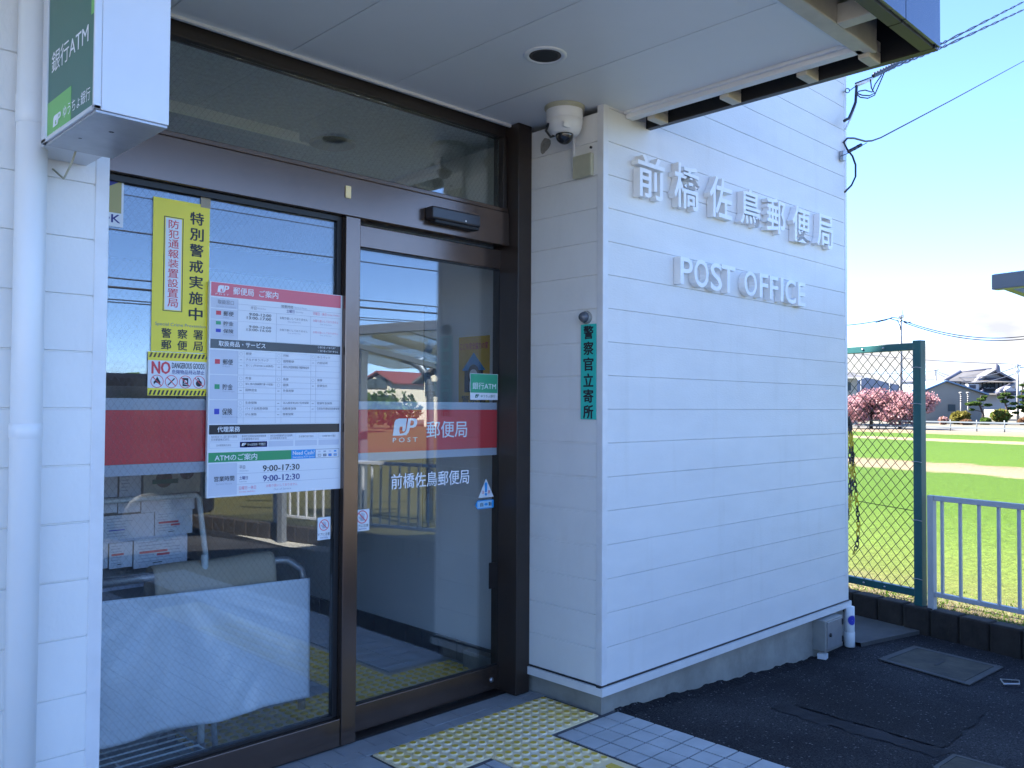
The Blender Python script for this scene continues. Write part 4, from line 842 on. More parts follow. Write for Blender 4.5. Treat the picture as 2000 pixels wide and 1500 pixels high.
mb = MB(); DF.poly(mb, [(a[0], vb), (b[0], vb), t], 'paper', 0, .001); sh_ = mb.build('sticker_sheet', WT)
mb = MB(); cu = t[0]; hh = t[1]-vb; ww = b[0]-a[0]
DF.poly(mb, [(cu-ww*.06, vb+hh*.28), (cu+ww*.06, vb+hh*.28), (cu+ww*.09, vb+hh*.75), (cu, vb+hh*.84), (cu-ww*.09, vb+hh*.75)], 'cyan', .001, .0013); DF.disc(mb, cu, vb+hh*.17, ww*.07, 'cyan', .001, .0013)
DF.text(mb, '注', cu-ww*.28, cu-ww*.12, vb+hh*.2, vb+hh*.38, 'rtext', d=.0012, off=.015); DF.text(mb, '意', cu+ww*.12, cu+ww*.28, vb+hh*.2, vb+hh*.38, 'rtext', d=.0012, off=.015)
mb.build('sticker_print', sh_)
AR = thing('automatic_door_sticker', 'small pale blue rounded label under triangular door sticker', 'sticker', (2.75, YD, .88))
a = DF.uv(928, 986); b = DF.uv(964, 984); v_ = (a[1]+b[1])/2; ww = b[0]-a[0]; hh = DF.uv(946, 977)[1]-DF.uv(946, 994)[1]
def lozenge(k): 
    return [(a[0]+ww*(.5-.5*k), v_), (a[0]+ww*.12, v_+hh*.5*k), (b[0]-ww*.06, v_+hh*.5*k), (b[0]-ww*.5*(1-k), v_+hh*.42*k), (b[0]-ww*.5*(1-k), v_-hh*.42*k), (b[0]-ww*.06, v_-hh*.5*k), (a[0]+ww*.12, v_-hh*.5*k)]
mb = MB(); DF.poly(mb, lozenge(1), 'cyan', 0, .001); sh_ = mb.build('sticker_sheet', AR)
mb = MB(); M['paleblue'] = mat('pale_blue_print', (.42, .66, .84), .4); DF.poly(mb, lozenge(.78), 'paleblue', .001, .0012); DF.text(mb, '自', a[0]+ww*.27, a[0]+ww*.42, v_-hh*.22, v_+hh*.22, 'ktext', d=.0013, off=.02); DF.text(mb, '動', a[0]+ww*.72, a[0]+ww*.88, v_-hh*.22, v_+hh*.22, 'ktext', d=.0013, off=.02); DF.poly(mb, [(a[0]+ww*.47, v_), (a[0]+ww*.54, v_+hh*.14), (a[0]+ww*.62, v_+hh*.14), (a[0]+ww*.69, v_), (a[0]+ww*.62, v_-hh*.14), (a[0]+ww*.54, v_-hh*.14)], 'cyan', .0012, .0014)
mb.build('sticker_print', sh_)
AS = thing('atm_sticker', 'small green ATM sticker on the sliding door above band', 'sticker', (2.75, YD, 1.4))
a = DF.uv(918, 781); b = DF.uv(972, 730); u0, u1, t0, t1 = a[0], b[0], DF.uv(945, 781)[1], DF.uv(945, 730)[1]; hh = t1-t0; ww = u1-u0
mb = MB(); DF.rect(mb, u0, t0, u1, t1, 'paper', 0, .001); sh_ = mb.build('sticker_sheet', AS)
mb = MB(); M['green_sticker'] = mat('mid_green_print', (.06, .40, .22), .4); DF.rect(mb, u0+.002, t0+hh*.27, u1-.002, t1-.002, 'green_sticker', .001, .0013); DF.text(mb, '銀行ATM', u0+ww*.08, u1-ww*.07, t0+hh*.40, t0+hh*.66, 'wtext', d=.0015, off=.008); DF.text(mb, 'ゆうちょ銀行', u0+ww*.38, u1-ww*.1, t0+hh*.09, t0+hh*.2, 'green_mid', d=.0013, off=.01); emblem(DF, mb, u0+ww*.18, t0+hh*.08, ww*.13, hh*.13, 'green_mid', 'paper', d=.0012)
mb.build('sticker_print', sh_)
# --- poster on the vestibule wall
VP = thing('safety_house_poster', 'yellow poster of a blue-roofed hut inside the entrance lobby', 'poster', (3.06, 3.4, 1.4))
VF = Face('X', 3.0615); a = VF.uv(896, 787); b = VF.uv(957, 657); u0, u1 = a[0], b[0]; t0 = VF.uv(926, 790)[1]; t1 = VF.uv(926, 657)[1]; ww, hh = u1-u0, t1-t0
mb = MB(); VF.rect(mb, u0, t0, u1, t1, 'orange', 0, .002); sh_ = mb.build('poster_sheet', VP)
mb = MB(); X_ = lambda x: u0+ww*x; Z_ = lambda y: t1-hh*y
VF.text(mb, 'こども安全協力の家', X_(.05), X_(.95), Z_(.19), Z_(.09), 'rtext', d=.0025, off=.02)
VF.rect(mb, X_(.2), Z_(.82), X_(.8), Z_(.48), 'dark_blue', .002, .003); VF.poly(mb, [(X_(.12), Z_(.50)), (X_(.88), Z_(.50)), (X_(.5), Z_(.24))], 'cyan', .003, .004)
VF.disc(mb, X_(.5), Z_(.53), ww*.17, 'black', .004, .005); VF.disc(mb, X_(.5), Z_(.57), ww*.13, 'paper', .005, .006); VF.rect(mb, X_(.36), Z_(.8), X_(.66), Z_(.66), 'cell', .004, .005)
VF.text(mb, '警察署', X_(.1), X_(.9), Z_(.97), Z_(.87), 'ktext', d=.0025, off=.02); mb.build('poster_print', sh_)
# narrow panel seen behind the door glass
BN = thing('hanging_banner', 'narrow dark panel with black characters behind the sliding door', 'banner', (2.55, 3.10, 1.3))
BNF = Face('Y', 3.10); a = BNF.uv(826, 1030); b = BNF.uv(854, 600); u0, u1, t0, t1 = a[0], b[0], BNF.uv(840, 1030)[1], BNF.uv(840, 600)[1]; hh = t1-t0
M['banner'] = mat('banner_board', (.055, .085, .10), .6)
mb = MB(); BNF.rect(mb, u0, t0, u1, t1, 'banner', -.006, 0); sh_ = mb.build('banner_panel', BN)
mb = MB()
for i, ch in enumerate('警察官立寄所'): BNF.text(mb, ch, u0+.012, u1-.012, t1-hh*(.27+.105*i+.085), t1-hh*(.27+.105*i), 'ktext', d=.001, off=.02)
mb.build('banner_lettering', sh_)

# ================================================================== INSIDE THE WINDOW
# fluorescent fitting and ceiling vent seen through the transom
CLT = thing('ceiling_light', 'slim white strip light on the ceiling behind the transom', 'light fitting', (1.8, 3.9, 2.73))
a = onZ(575, 292, 2.66); b = onZ(330, 226, 2.66)
mb = MB(); mb.box(b.x-.4, a.x, a.y-.05, a.y+.05, 2.685, 2.735, 'white'); mb.build('fitting_body', CLT, bevel=.004)
mb = MB(); mb.box(b.x-.4, a.x+.02, a.y-.11, a.y-.051, 2.66, 2.672, 'white_pipe'); mb.build('reflector', CLT)
a = onZ(650, 280, 2.734); VNT = MB(); VNT.lathe((a.x, a.y, 2.735), [(.12, 0), (.12, -.008), (.10, -.014), (.0, -.016)], 'greymetal', n=32); tag(VNT.build('ceiling_vent'), 'round grey ceiling vent behind the transom glass', 'vent')

# leaflet rack
RK = thing('leaflet_rack', 'white tubular leaflet rack standing behind the window', 'rack', (1.2, 3.5, 0))
RF = Face('Y', 3.42)
p1 = onY(150, 982, 3.33); p2 = onY(389, 966, 3.33); p3 = onY(403, 1100, 3.30); pl_ = Vector((p1.x-.35, 3.33, p2.z))
mb = MB(); mb.tube([(pl_.x, 3.24, 0), (pl_.x, 3.30, .7), (pl_.x, 3.33, p2.z-.02), (pl_.x+.02, 3.33, p2.z), (p2.x-.015, 3.33, p2.z), (p2.x, 3.33, p2.z-.015), (p3.x, 3.30, p3.z), (p3.x+.02, 3.24, 0)], .011, 'white_pipe', n=12); mb.build('rack_frame', RK)
mb = MB(); mb.obox((pl_.x+.02, 3.47, 1.02), (p2.x-pl_.x-.06, 0, 0), (0, .012, 0), (0, .05, .36) if False else (0, .0, .42), 'greymetal')
mb.obox((pl_.x+.02, 3.45, .32), (p2.x-pl_.x-.04, 0, 0), (0, .012, 0), (0, .02, .72), 'greymetal')
for z in (.46, .66, .84): mb.box(pl_.x+.02, p2.x-.02, 3.395, 3.447, z, z+.012, 'cell')
mb.build('rack_back', RK)
M['leaflet'] = mat('leaflet_paper', (.80, .81, .84), .5, vary=.08, vscale=8)
M['leaflet_y'] = mat('leaflet_cream', (.55, .53, .42), .5, vary=.15, vscale=10)
M['photo_print'] = mat('printed_picture', (.25, .12, .12), .5, vary=.9, vscale=30, col2=(.03, .07, .03))
def leaflet(x0, y0, x1, y1, label, style, d):
    f = Face('Y', 3.40+d); a = f.uv(x0, y1); b = f.uv(x1, y0); u0, u1 = a[0], b[0]; t1 = f.uv((x0+x1)/2, y0)[1]; t0 = f.uv((x0+x1)/2, y1)[1]; w_, h_ = u1-u0, t1-t0
    r = thing('leaflet', label, 'leaflet', f.w(u0, t0), 'leaflets standing in the rack')
    mb = MB(); f.rect(mb, u0, t0, u1, t1, 'leaflet_y' if style == 'pic' else 'leaflet', -.004, 0); sh_ = mb.build('sheet', r); mb = MB(); rnd = random.Random(int(x0*7+y0))
    if style == 'pic':
        f.disc(mb, u0+w_*.35, t0+h_*.5, h_*.28, 'photo_print', 0, .0006); f.rect(mb, u0+w_*.15, t0+h_*.35, u0+w_*.6, t0+h_*.5, 'green_mid', .0006, .001); f.disc(mb, u0+w_*.75, t0+h_*.7, h_*.25, 'photo_print', 0, .0006)
    else:
        n = 7
        for k in range(n):
            v = t1-h_*(.12+.78*k/n); l = w_*rnd.uniform(.25, .5); x = u0+w_*.08
            bar(f, mb, x, v, x+l, v, h_*.025, 'ltext', 0, .0005)
            if w_ > .2: bar(f, mb, u0+w_*.55, v, u0+w_*.55+w_*rnd.uniform(.15, .38), v, h_*.025, 'ltext', 0, .0005)
        if style in ('red', 'redbar'):
            f.rect(mb, u0+w_*.1, t0+h_*.50, u0+w_*.62, t0+h_*.58, 'rtext', .0006, .001)
            if style == 'redbar': f.rect(mb, u0+w_*.42, t0+h_*.38, u0+w_*.66, t0+h_*.46, 'rtext', .0006, .001)
            bar(f, mb, u0+w_*.35, t0+h_*.14, u0+w_*.52, t0+h_*.15, h_*.03, 'ktext', .0006, .001)
        if style == 'blue': f.rect(mb, u0+w_*.12, t0+h_*.42, u0+w_*.42, t0+h_*.46, 'blue_sq', .0006, .001)
    mb.build('sheet_print', sh_)
leaflet(180, 912, 230, 972, 'greyish leaflet at the left end of the rack top row', 'text', .04)
leaflet(233, 910, 276, 970, 'grey text leaflet in the rack top row beside a flower print', 'text', .035)
leaflet(280, 906, 392, 964, 'cream leaflet with dark flower pictures in the rack top row', 'pic', .03)
leaflet(170, 985, 229, 1003, 'low blue-grey leaflet just under the rack tube, partly behind pier', 'text', .01)
leaflet(231, 982, 274, 1001, 'small white leaflet just under the rack tube', 'text', .008)
leaflet(276, 976, 380, 998, 'wide white leaflet just under the rack tube', 'text', .006)
leaflet(200, 1005, 301, 1056, 'wide white leaflet with blue line in the middle row', 'blue', 0.)
leaflet(302, 997, 376, 1044, 'bluish leaflet with red bars in the middle row', 'redbar', -.003)
leaflet(170, 1062, 211, 1112, 'plain leaflet at the left end of the bottom row', 'text', -.01)
leaflet(213, 1060, 259, 1109, 'narrow leaflet with one red bar in the bottom row', 'red', -.015)
leaflet(261, 1050, 366, 1105, 'wide leaflet with two red bars in the bottom row', 'redbar', -.02)
# trolley with its silver sheet and brown paper
TR = thing('trolley', 'wire based hand trolley with grey tube handle behind the window', 'trolley', (1.3, 3.2, 0))
TY = 3.16
hl = onY(180, 1136, TY); hr = onY(560, 1090, TY); hd = onY(592, 1118, TY-.02)
M['tube_grey'] = mat('grey_tube', (.42, .43, .44), .3, metal=.6)
mb = MB(); mb.tube([(hl.x-.1, TY, hl.z-.01), (hr.x-.04, TY, hr.z-.004), (hr.x, TY, hr.z-.008), (hd.x-.004, TY-.01, hd.z+.015), (hd.x, TY-.02, hd.z-.03), (hd.x, TY-.02, .12)], .016, 'tube_grey', n=12); mb.build('handle', TR)
mb = MB()
zf = .10
q0 = onZ(400, 1462, zf)
for k in range(7): mb.tube([(.86, 3.06+k*.055, zf+.0), (q0.x, 3.06+k*.055, zf)], .004, 'white_pipe', n=6)
for x in (.9, 1.15, q0.x): mb.tube([(x, 3.06, zf-.005), (x, 3.40, zf-.005)], .004, 'white_pipe', n=6)
mb.build('wire_shelf', TR)
for y in (3.135, 3.40):
    mb = MB(); mb.tube([(q0.x+.015, y, .10), (q0.x+.02, y, .35), (q0.x+.02, y, .8)], .013, 'white_pipe', n=10); mb.build('leg', TR)
    mb = MB(); mb.lathe((q0.x+.0, y-.012, .035), [(.001, 0), (.034, .002), (.034, .022), (.001, .024)], 'gasket', axis=(0, 1, 0), n=20); mb.box(q0.x-.005, q0.x+.025, y-.014, y+.014, .045, .10, 'steel'); mb.build('caster', TR)
# sheet: draped with soft folds
SH = MB(); f = Face('Y', 3.10); c00 = f.uv(120, 1182); c10 = f.uv(600, 1127); c01 = f.uv(120, 1470); c11 = f.uv(599, 1362); nu, nv = 70, 36; P = []; rnd = random.Random(3)
for j in range(nv+1):
    for i in range(nu+1):
        a_, b_ = i/nu, j/nv
        u = (c00[0]*(1-a_)+c10[0]*a_)*(1-b_)+(c01[0]*(1-a_)+c11[0]*a_)*b_; v = (c00[1]*(1-a_)+c10[1]*a_)*(1-b_)+(c01[1]*(1-a_)+c11[1]*a_)*b_
        amp = b_**.8*(1-.25*b_)
        th = (a_-.40)/(.05+b_*.55)
        d = .036*amp*cos(th*7.5)*math.exp(-abs(th)*.55)+.010*amp*sin(a_*17+b_*2.)+.006*sin(a_*9-b_*6)+.003*sin(a_*41+b_*19)*b_
        d *= 1-a_**7; P.append(f.w(u, v-.006*sin(a_*5)*b_, .02-d))
SH.add(P, [(j*(nu+1)+i, j*(nu+1)+i+1, (j+1)*(nu+1)+i+1, (j+1)*(nu+1)+i) for j in range(nv) for i in range(nu)], 'silver_sheet', True)
o = SH.build('cover_sheet'); sm_ = o.modifiers.new('solid', 'SOLIDIFY'); sm_.thickness = .002; tag(o, 'silver grey sheet hanging in soft folds over the trolley', 'sheet')
mb = MB(); f = Face('Y', TY-.025); a = f.uv(298, 1150); b = f.uv(534, 1086); ul_, ur_ = a[0], b[0]; P = []; n_ = 26
za, zb = f.uv(298, 1107)[1], f.uv(534, 1084)[1]
for i in range(n_+1):
    q = i/n_; u = ul_+(ur_-ul_)*q; zt_ = (za+zb)/2+.004+.002*sin(q*9)
    for (dd, dz_) in ((.06, -.16), (.055, -.09), (.045, -.03), (.026, -.006), (.0, .002), (-.03, -.012), (-.05, -.05), (-.052, -.16)): P.append(f.w(u, zt_+dz_, dd-.03+.002*sin(q*14)))
mb.add(P, [(i*8+k, i*8+k+1, (i+1)*8+k+1, (i+1)*8+k) for i in range(n_) for k in range(7)], 'kraft', True)
o = mb.build('kraft_paper'); sm_ = o.modifiers.new('solid', 'SOLIDIFY'); sm_.thickness = .0015; tag(o, 'brown kraft paper folded over the trolley handle', 'paper')
# dark cabinet in the back of the room
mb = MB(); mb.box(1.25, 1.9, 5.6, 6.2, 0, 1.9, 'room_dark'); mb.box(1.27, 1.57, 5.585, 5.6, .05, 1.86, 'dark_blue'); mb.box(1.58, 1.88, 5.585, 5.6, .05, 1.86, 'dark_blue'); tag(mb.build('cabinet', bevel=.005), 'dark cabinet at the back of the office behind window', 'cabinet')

# ================================================================== YARD: box, sticker, covers, kerb, fences
M['box_door'] = mat('box_door_paint', (.36, .36, .37), .4, metal=.4, vary=.15, vscale=14)
UB = thing('utility_box', 'small grey steel box with hinged door at foot of wall', 'box', (5.15, YW, -.13))
mb = MB(); ux0, ux1 = 5.005, 5.235; mb.box(ux0, ux1, YW-.055, YW+.03, -.105, .082, 'greymetal'); mb.build('box_body', UB, bevel=.006)
mb = MB(); mb.box(ux0+.02, ux1-.015, YW-.061, YW-.0555, -.09, .07, 'box_door'); d_ = mb.build('box_door', UB, bevel=.002)
mb = MB(); mb.lathe((ux0+.05, YW-.061, -.01), [(.012, 0), (.012, .008), (.0, .010)], 'gasket', axis=(0, -1, 0), n=14); mb.build('latch', d_)
for z in (-.06, .045):
    mb = MB(); mb.box(ux1-.022, ux1-.008, YW-.067, YW-.0615, z-.018, z+.018, 'gasket'); mb.build('hinge', d_)
mb = MB(); mb.obox((5.0, YW-.06, -.15), (.05, .01, 0), (-.01, .05, 0), (0, 0, .03), 'trimw'); tag(mb.build('cement_chip'), 'small pale chip of mortar under the utility box', 'rubble')
mb = MB(); pf = Vector((5.412, 2.418-.0305, .018)); c_ = Vector((5.412, 2.418, .018)); dirv = Vector((-.75, -1, 0)).normalized()
P = []; F_n = []
for ring, rr in ((0, .001), (1, .016), (2, .026), (3, .030)):
    for k in range(20):
        a_ = 2*pi*k/20; ang = rr*cos(a_)/.031; dx = Vector((dirv.x*cos(ang)-dirv.y*sin(ang), dirv.x*sin(ang)+dirv.y*cos(ang), 0)); P.append(c_+dx*.0318+Vector((0, 0, rr*sin(a_)*1.15)))
mb.add(P, [(r_*20+k, r_*20+(k+1) % 20, (r_+1)*20+(k+1) % 20, (r_+1)*20+k) for r_ in range(2) for k in range(20)], 'blue_sq'); mb.add(P, [(40+k, 40+(k+1) % 20, 60+(k+1) % 20, 60+k) for k in range(20)], 'cell')
tag(mb.build('round_sticker'), 'round blue sticker with pale rim on the downpipe shoe', 'sticker')
def cover(label, px, raised_):
    Q = [on_yard(*p) for p in px]; r = thing('manhole_cover', label, 'manhole cover', (Q[0]+Q[2])/2, 'concrete covers in the asphalt'); ctr = sum(Q, Vector())/4
    up_ = Vector((0, 0, 1)); mb = MB(); S = lambda k: [ctr+(q-ctr)*k for q in Q]
    o_, i_ = S(1), S(.86); 
    for a_ in range(4): b_ = (a_+1) % 4; mb.prism([o_[a_], o_[b_], i_[b_], i_[a_]], up_*.006, 'concrete2')
    mb.build('cover_frame', r); mb = MB(); mb.prism(S(.84), up_*.005, 'cover'); e1 = (Q[1]-Q[0]+Q[2]-Q[3]).normalized(); 
    lid = mb.build('cover_lid', r); mb = MB(); e2 = up_.cross(e1); mb.obox(ctr-e1*.06-e2*.008+up_*.0052, e1*.12, e2*.016, up_*.001, 'black'); mb.build('lifting_slot', lid)
M['village'] = mat('village_soil', (.11, .10, .075), .95, vary=.4, vscale=.4)
M['gutter'] = mat('gutter_concrete', (.42, .40, .35), .9, vary=.3, vscale=6, bump=.4, bscale=40)
M['cover'] = mat('cover_concrete', (.095, .085, .062), .9, vary=.5, vscale=6, bump=.6, bscale=60, col2=(.04, .038, .032))
cover('rectangular concrete cover with a lifting slot, set in asphalt by kerb', [(1715, 1290), (1785, 1264), (1960, 1306), (1893, 1341)], 0)
cover('grey concrete cover at the near edge of the asphalt', [(1822, 1503), (1862, 1477), (1990, 1512), (1940, 1560)], 0)
mb = MB(); q = on_yard(1988, 1344); mb.tube([(q.x-.03, q.y+.06, q.z), (q.x-.03, q.y+.06, q.z+.01), (q.x+.03, q.y, q.z+.01), (q.x+.03, q.y, q.z)], .006, 'steel', n=8); mb.tube([(q.x-.03, q.y+.06, q.z+.01), (q.x+.05, q.y+.10, q.z+.01), (q.x+.10, q.y+.02, q.z+.01), (q.x+.03, q.y, q.z+.01)], .004, 'greymetal', n=8); tag(mb.build('steel_loop'), 'bent steel loop lying on the asphalt by the kerb', 'loop')

# kerb of rough blocks
KB = thing('block_kerb', 'low kerb wall of dark rough concrete blocks along the field', 'kerb', bnd(-.06, 0, ZG)); mb = MB(); rnd = random.Random(5)
for k in range(-85, 30):
    t0 = k*.20+.09; o = bnd(-.075+rnd.uniform(-.003, .003), t0+.006, -.32); hh = .32+.018+rnd.uniform(-.004, .004)
    mb.obox(o, FD*.188, FN*.12, Vector((0, 0, hh)), 'block')
b_ = mb.build('kerb_blocks', KB, recalc=False, bevel=.012)
mb = MB(); mb.obox(bnd(-.055, -17, -.3), FD*23, FN*.09, Vector((0, 0, .31)), 'blocktop'); mb.build('mortar_core', KB)

# green chain link fence
def fz(v, t): return bnd(0, t, v)
FT0, FT1 = 0.0, 3.2
GF = thing('chain_link_fence', 'green chain link fence panel with steel posts beside the building', 'fence', bnd(0, 0, 0))
for t in (0.0, 1.9):
    mb = MB(); mb.obox(bnd(-.03, t-.03, -.02), FN*.06, FD*.06, Vector((0, 0, 1.86)), 'fence_green'); mb.build('post', GF, bevel=.004)
    mb = MB()
    for z in (.2, .6, 1.0, 1.4, 1.65): mb.tube([bnd(-.032, t-.034, z), bnd(-.036, t, z+.004), bnd(-.032, t+.04, z)], .003, 'steel', n=5)
    mb.build('tie_wire', GF)
for z in (1.775, .075):
    mb = MB(); mb.obox(bnd(-.022, .032, z), FN*.044, FD*1.83, Vector((0, 0, .05)), 'fence_green'); mb.build('rail', GF, bevel=.003)
    for t in (.26, .43, .62):
        mb = MB(); c_ = bnd(-.0225, t, z+.025); mb.lathe(c_, [(.008, 0), (.008, .004), (.0, .006)], 'steel', axis=-FN, n=10); mb.build('bolt', GF)
mb = MB(); W_, H_ = .074, .082; zb, zt = .125, 1.775
n_ = int(1.83/W_)
for sgn in (1, -1):
    for k in range(-40, n_+40):
        # straight diagonal clipped to the panel
        t0 = k*W_; pts = []
        za, zb_ = zb, zt; ta = t0; tb = t0+sgn*(zt-zb)/H_*W_
        lo, hi = 0., 1.
        for lim, side in ((.03, 0), (1.86, 1)):
            if tb != ta:
                q = (lim-ta)/(tb-ta)
                if (side == 0) == (tb > ta): lo = max(lo, q)
                else: hi = min(hi, q)
        if hi-lo < .01: continue
        m_ = max(2, int((hi-lo)*(zt-zb)/H_*2)+1)
        for i in range(m_+1):
            q = lo+(hi-lo)*i/m_; pts.append(bnd(.003*sgn*(1 if i % 2 else -1), ta+(tb-ta)*q, za+(zb_-za)*q))
        mb.tube(pts, .0029, 'fence_wire', n=4, caps=False)
mb.tube([bnd(0, .03, .66), bnd(0, .6, .69), bnd(0, 1.86, .7)], .003, 'fence_wire', n=5)
mb.build('wire_mesh', GF, recalc=False)

# white railing
WR = thing('white_railing', 'low white steel railing with upright bars standing on kerb', 'railing', bnd(0, -.1, 0))
zr_ = .78
for t in (-.085, -2.1, -4.1, -5.3):
    mb = MB(); mb.obox(bnd(-.022, t-.022, -.02), FN*.044, FD*.044, Vector((0, 0, zr_+.02)), 'rail_white'); mb.box(0, 0, 0, 0, 0, 0, 'rail_white') if False else None; mb.build('post', WR, bevel=.004)
for z, h_ in ((.745, .035), (.10, .03)):
    mb = MB(); mb.obox(bnd(-.018, -5.3, z), FN*.036, FD*5.19, Vector((0, 0, h_)), 'rail_white'); mb.build('rail', WR, bevel=.003)
for k in range(41):
    t = -.16-k*.126
    if min(abs(t-a_) for a_ in (-2.1, -4.1, -5.3)) < .04: continue
    mb = MB(); mb.obox(bnd(-.0085, t-.0085, .131), FN*.017, FD*.017, Vector((0, 0, .613)), 'rail_white'); mb.build('baluster', WR)

# yellow and black plastic chain hanging at the corner
def chain(label, pts, r):
    root = thing('plastic_chain', label, 'chain', pts[-1]); P = [Vector(p) for p in pts]
    seg = [(P[i+1]-P[i]).length for i in range(len(P)-1)]; L = sum(seg); pitch = .034; n = int(L/pitch); my = MB(); mk = MB()
    for i in range(n):
        s_ = (i+.5)*pitch; k = 0
        while s_ > seg[k] and k < len(seg)-1: s_ -= seg[k]; k += 1
        c_ = P[k].lerp(P[k+1], s_/seg[k]); t_ = (P[k+1]-P[k]).normalized(); a_ = t_.orthogonal().normalized(); b_ = t_.cross(a_)
        if i % 2: a_ = b_
        pts_ = [c_+t_*(.0155*sin(q)+(.0065 if sin(q) > 0 else -.0065))+a_*.0105*cos(q) for q in [2*pi*j/12 for j in range(12)]]
        (my if (i//3) % 2 else mk).tube(pts_, .0038, 'chain_y' if (i//3) % 2 else 'chain_k', n=6, closed=True)
    my.build('yellow_chain', root); mk.build('black_chain', root)
hk = Vector((5.50, 2.50, 1.26))
def cpt(u, v): return onY(u, v, 2.50)
chain('yellow and black plastic chain, longest strand hanging clear of the wall', [cpt(1659, 815), cpt(1664, 870), cpt(1669, 935), cpt(1674, 985), cpt(1677, 1030), cpt(1674, 1065), cpt(1664, 1088)], .01)
chain('yellow and black plastic chain, short strand close to the wall edge', [cpt(1658, 815), cpt(1659, 860), cpt(1660, 900), cpt(1660, 945), cpt(1657, 985), cpt(1655, 1016)], .01)
chain('yellow and black plastic chain, middle strand between the two others', [cpt(1660, 820), cpt(1662, 850), cpt(1665, 890), cpt(1665, 930), cpt(1662, 970), cpt(1659, 1000)], .01)
mb = MB(); q = cpt(1655, 812); mb.tube([(5.445, 2.50, q.z+.02), (q.x, 2.50, q.z+.02), (q.x, 2.50, q.z)], .005, 'steel', n=6); tag(mb.build('chain_hook'), 'small steel hook holding the chain at the wall corner', 'hook')

# ================================================================== OVERHEAD WIRES
def cable(name, label, pts, r, m='cable', group=None, cat='wire', sag=0, n=None):
    P = [Vector(p) for p in pts]
    if sag:
        a, b = P[0], P[-1]; P = [a.lerp(b, i/24)-Vector((0, 0, 4*sag*(i/24)*(1-i/24))) for i in range(25)]
    mb = MB(); mb.tube(P, r, m, n=n or 6); return tag(mb.build(name), label, cat, group)
def vp(u, v, d): return CAMP+ray(u, v)*d
DW = 5.55
svc = MB()
a0 = vp(1718, 140, 5.9); a1 = vp(1850, 82, 9.0); a2 = vp(2010, 2, 16)
def twist(A, r, turns, ph):
    L = []
    n_ = 110
    for i in range(n_+1):
        q = i/n_*(len(A)-1); k = min(int(q), len(A)-2); c_ = A[k].lerp(A[k+1], q-k); s_ = r*(1+.0*i); L.append(c_+UPV*s_*sin(turns*2*pi*i/n_+ph)+RGT*s_*.4*cos(turns*2*pi*i/n_+ph))
    return L
SVC = thing('service_cable', 'twisted pair of dark service cables rising from the wall eyelet', 'wire', vp(1655, 176, DW))
A_ = [vp(1705, 147, 5.75), vp(1748, 125, 6.4), vp(1850, 80, 8.6), vp(2010, -2, 15), vp(2100, -50, 22)]; B_ = [vp(1705, 149, 5.75), vp(1748, 129, 6.4), vp(1850, 88, 8.6), vp(2010, 14, 15), vp(2100, -34, 22)]
for A in (A_, B_):
    mb = MB(); mb.tube(twist(A, .010, 16, 0), .0075, 'cable', n=6); mb.tube(twist(A, .010, 16, pi), .006, 'cable', n=6); mb.build('cable_strand', SVC)
mb = MB()
for k in range(12): pass
er = vp(1655, 177, DW); mb.tube([er+RGT*.014*cos(2*pi*k/14)+UPV*.014*sin(2*pi*k/14) for k in range(14)], .003, 'cable', n=6, closed=True); mb.tube([er-RGT*.014, Vector((5.44, 2.50, er.z-.01))], .003, 'steel', n=6); mb.tube([er+RGT*.014, vp(1672, 168, DW+.05)], .003, 'cable', n=6); mb.build('eyelet', SVC)
mb = MB(); mb.tube([vp(1672, 167, DW+.05), vp(1703, 154, 5.7)], .011, 'trimw', n=8); mb.tube([vp(1671, 163, DW+.05), vp(1703, 151, 5.7)], .006, 'cable', n=6); mb.build('strain_clamp', SVC)
for pts in ([(1727, 142), (1715, 170), (1708, 186), (1695, 192), (1680, 190), (1673, 184)], [(1722, 146), (1709, 165), (1703, 180), (1690, 176), (1678, 178), (1672, 184)], [(1700, 155), (1702, 172), (1708, 182), (1698, 187), (1684, 186), (1673, 182)]):
    mb = MB(); mb.tube([vp(u, v, 5.65) for u, v in pts], .004, 'cable', n=6); mb.build('loop_wire', SVC)
mb = MB(); mb.tube([vp(1673, 168, DW+.05), vp(1672, 185, DW), vp(1671, 200, DW-.02), vp(1664, 218, DW-.05), vp(1658, 231, DW-.1), vp(1649, 236, DW-.14)], .009, 'cable', n=8); mb.tube([vp(1671, 205, DW-.02), vp(1662, 230, DW-.06), vp(1651, 252, DW-.14)], .006, 'trimw', n=8); mb.build('down_lead', SVC)
SV2 = thing('telephone_wire', 'single dark drop wire slanting up from the wall bracket', 'wire', vp(1650, 300, DW))
mb = MB(); mb.tube([vp(2120, 50, 24), vp(2000, 119, 14), vp(1860, 195, 9), vp(1720, 269, 6.3), vp(1703, 275, 6.0), vp(1690, 276, 5.9), vp(1668, 270, 5.7), vp(1655, 270, 5.6), vp(1648, 278, 5.55), vp(1655, 292, 5.55), vp(1665, 305, 5.6), vp(1671, 322, 5.6), vp(1671, 345, 5.55), vp(1663, 362, 5.5), vp(1650, 375, 5.42)], .0065, 'cable', n=6); mb.build('cable_strand', SV2)
mb = MB(); mb.tube([vp(1693, 279, 5.85), vp(1680, 286, 5.75), vp(1655, 300, 5.55), vp(1642, 305, 5.45)], .003, 'cable', n=6)
for u, v in ((1661, 294), (1669, 290), (1678, 285)): mb.tube([vp(u-4, v+2, 5.6+.004*(u-1661)), vp(u+4, v-2, 5.62+.004*(u-1661))], .012, 'cable', n=8)
mb.build('tension_fitting', SV2)
mb = MB(); q = onY(1641, 306, YW); mb.box(q.x-.02, q.x+.02, YW-.03, YW-.004, q.z-.03, q.z+.03, 'steel'); mb.build('wall_hook', SV2)

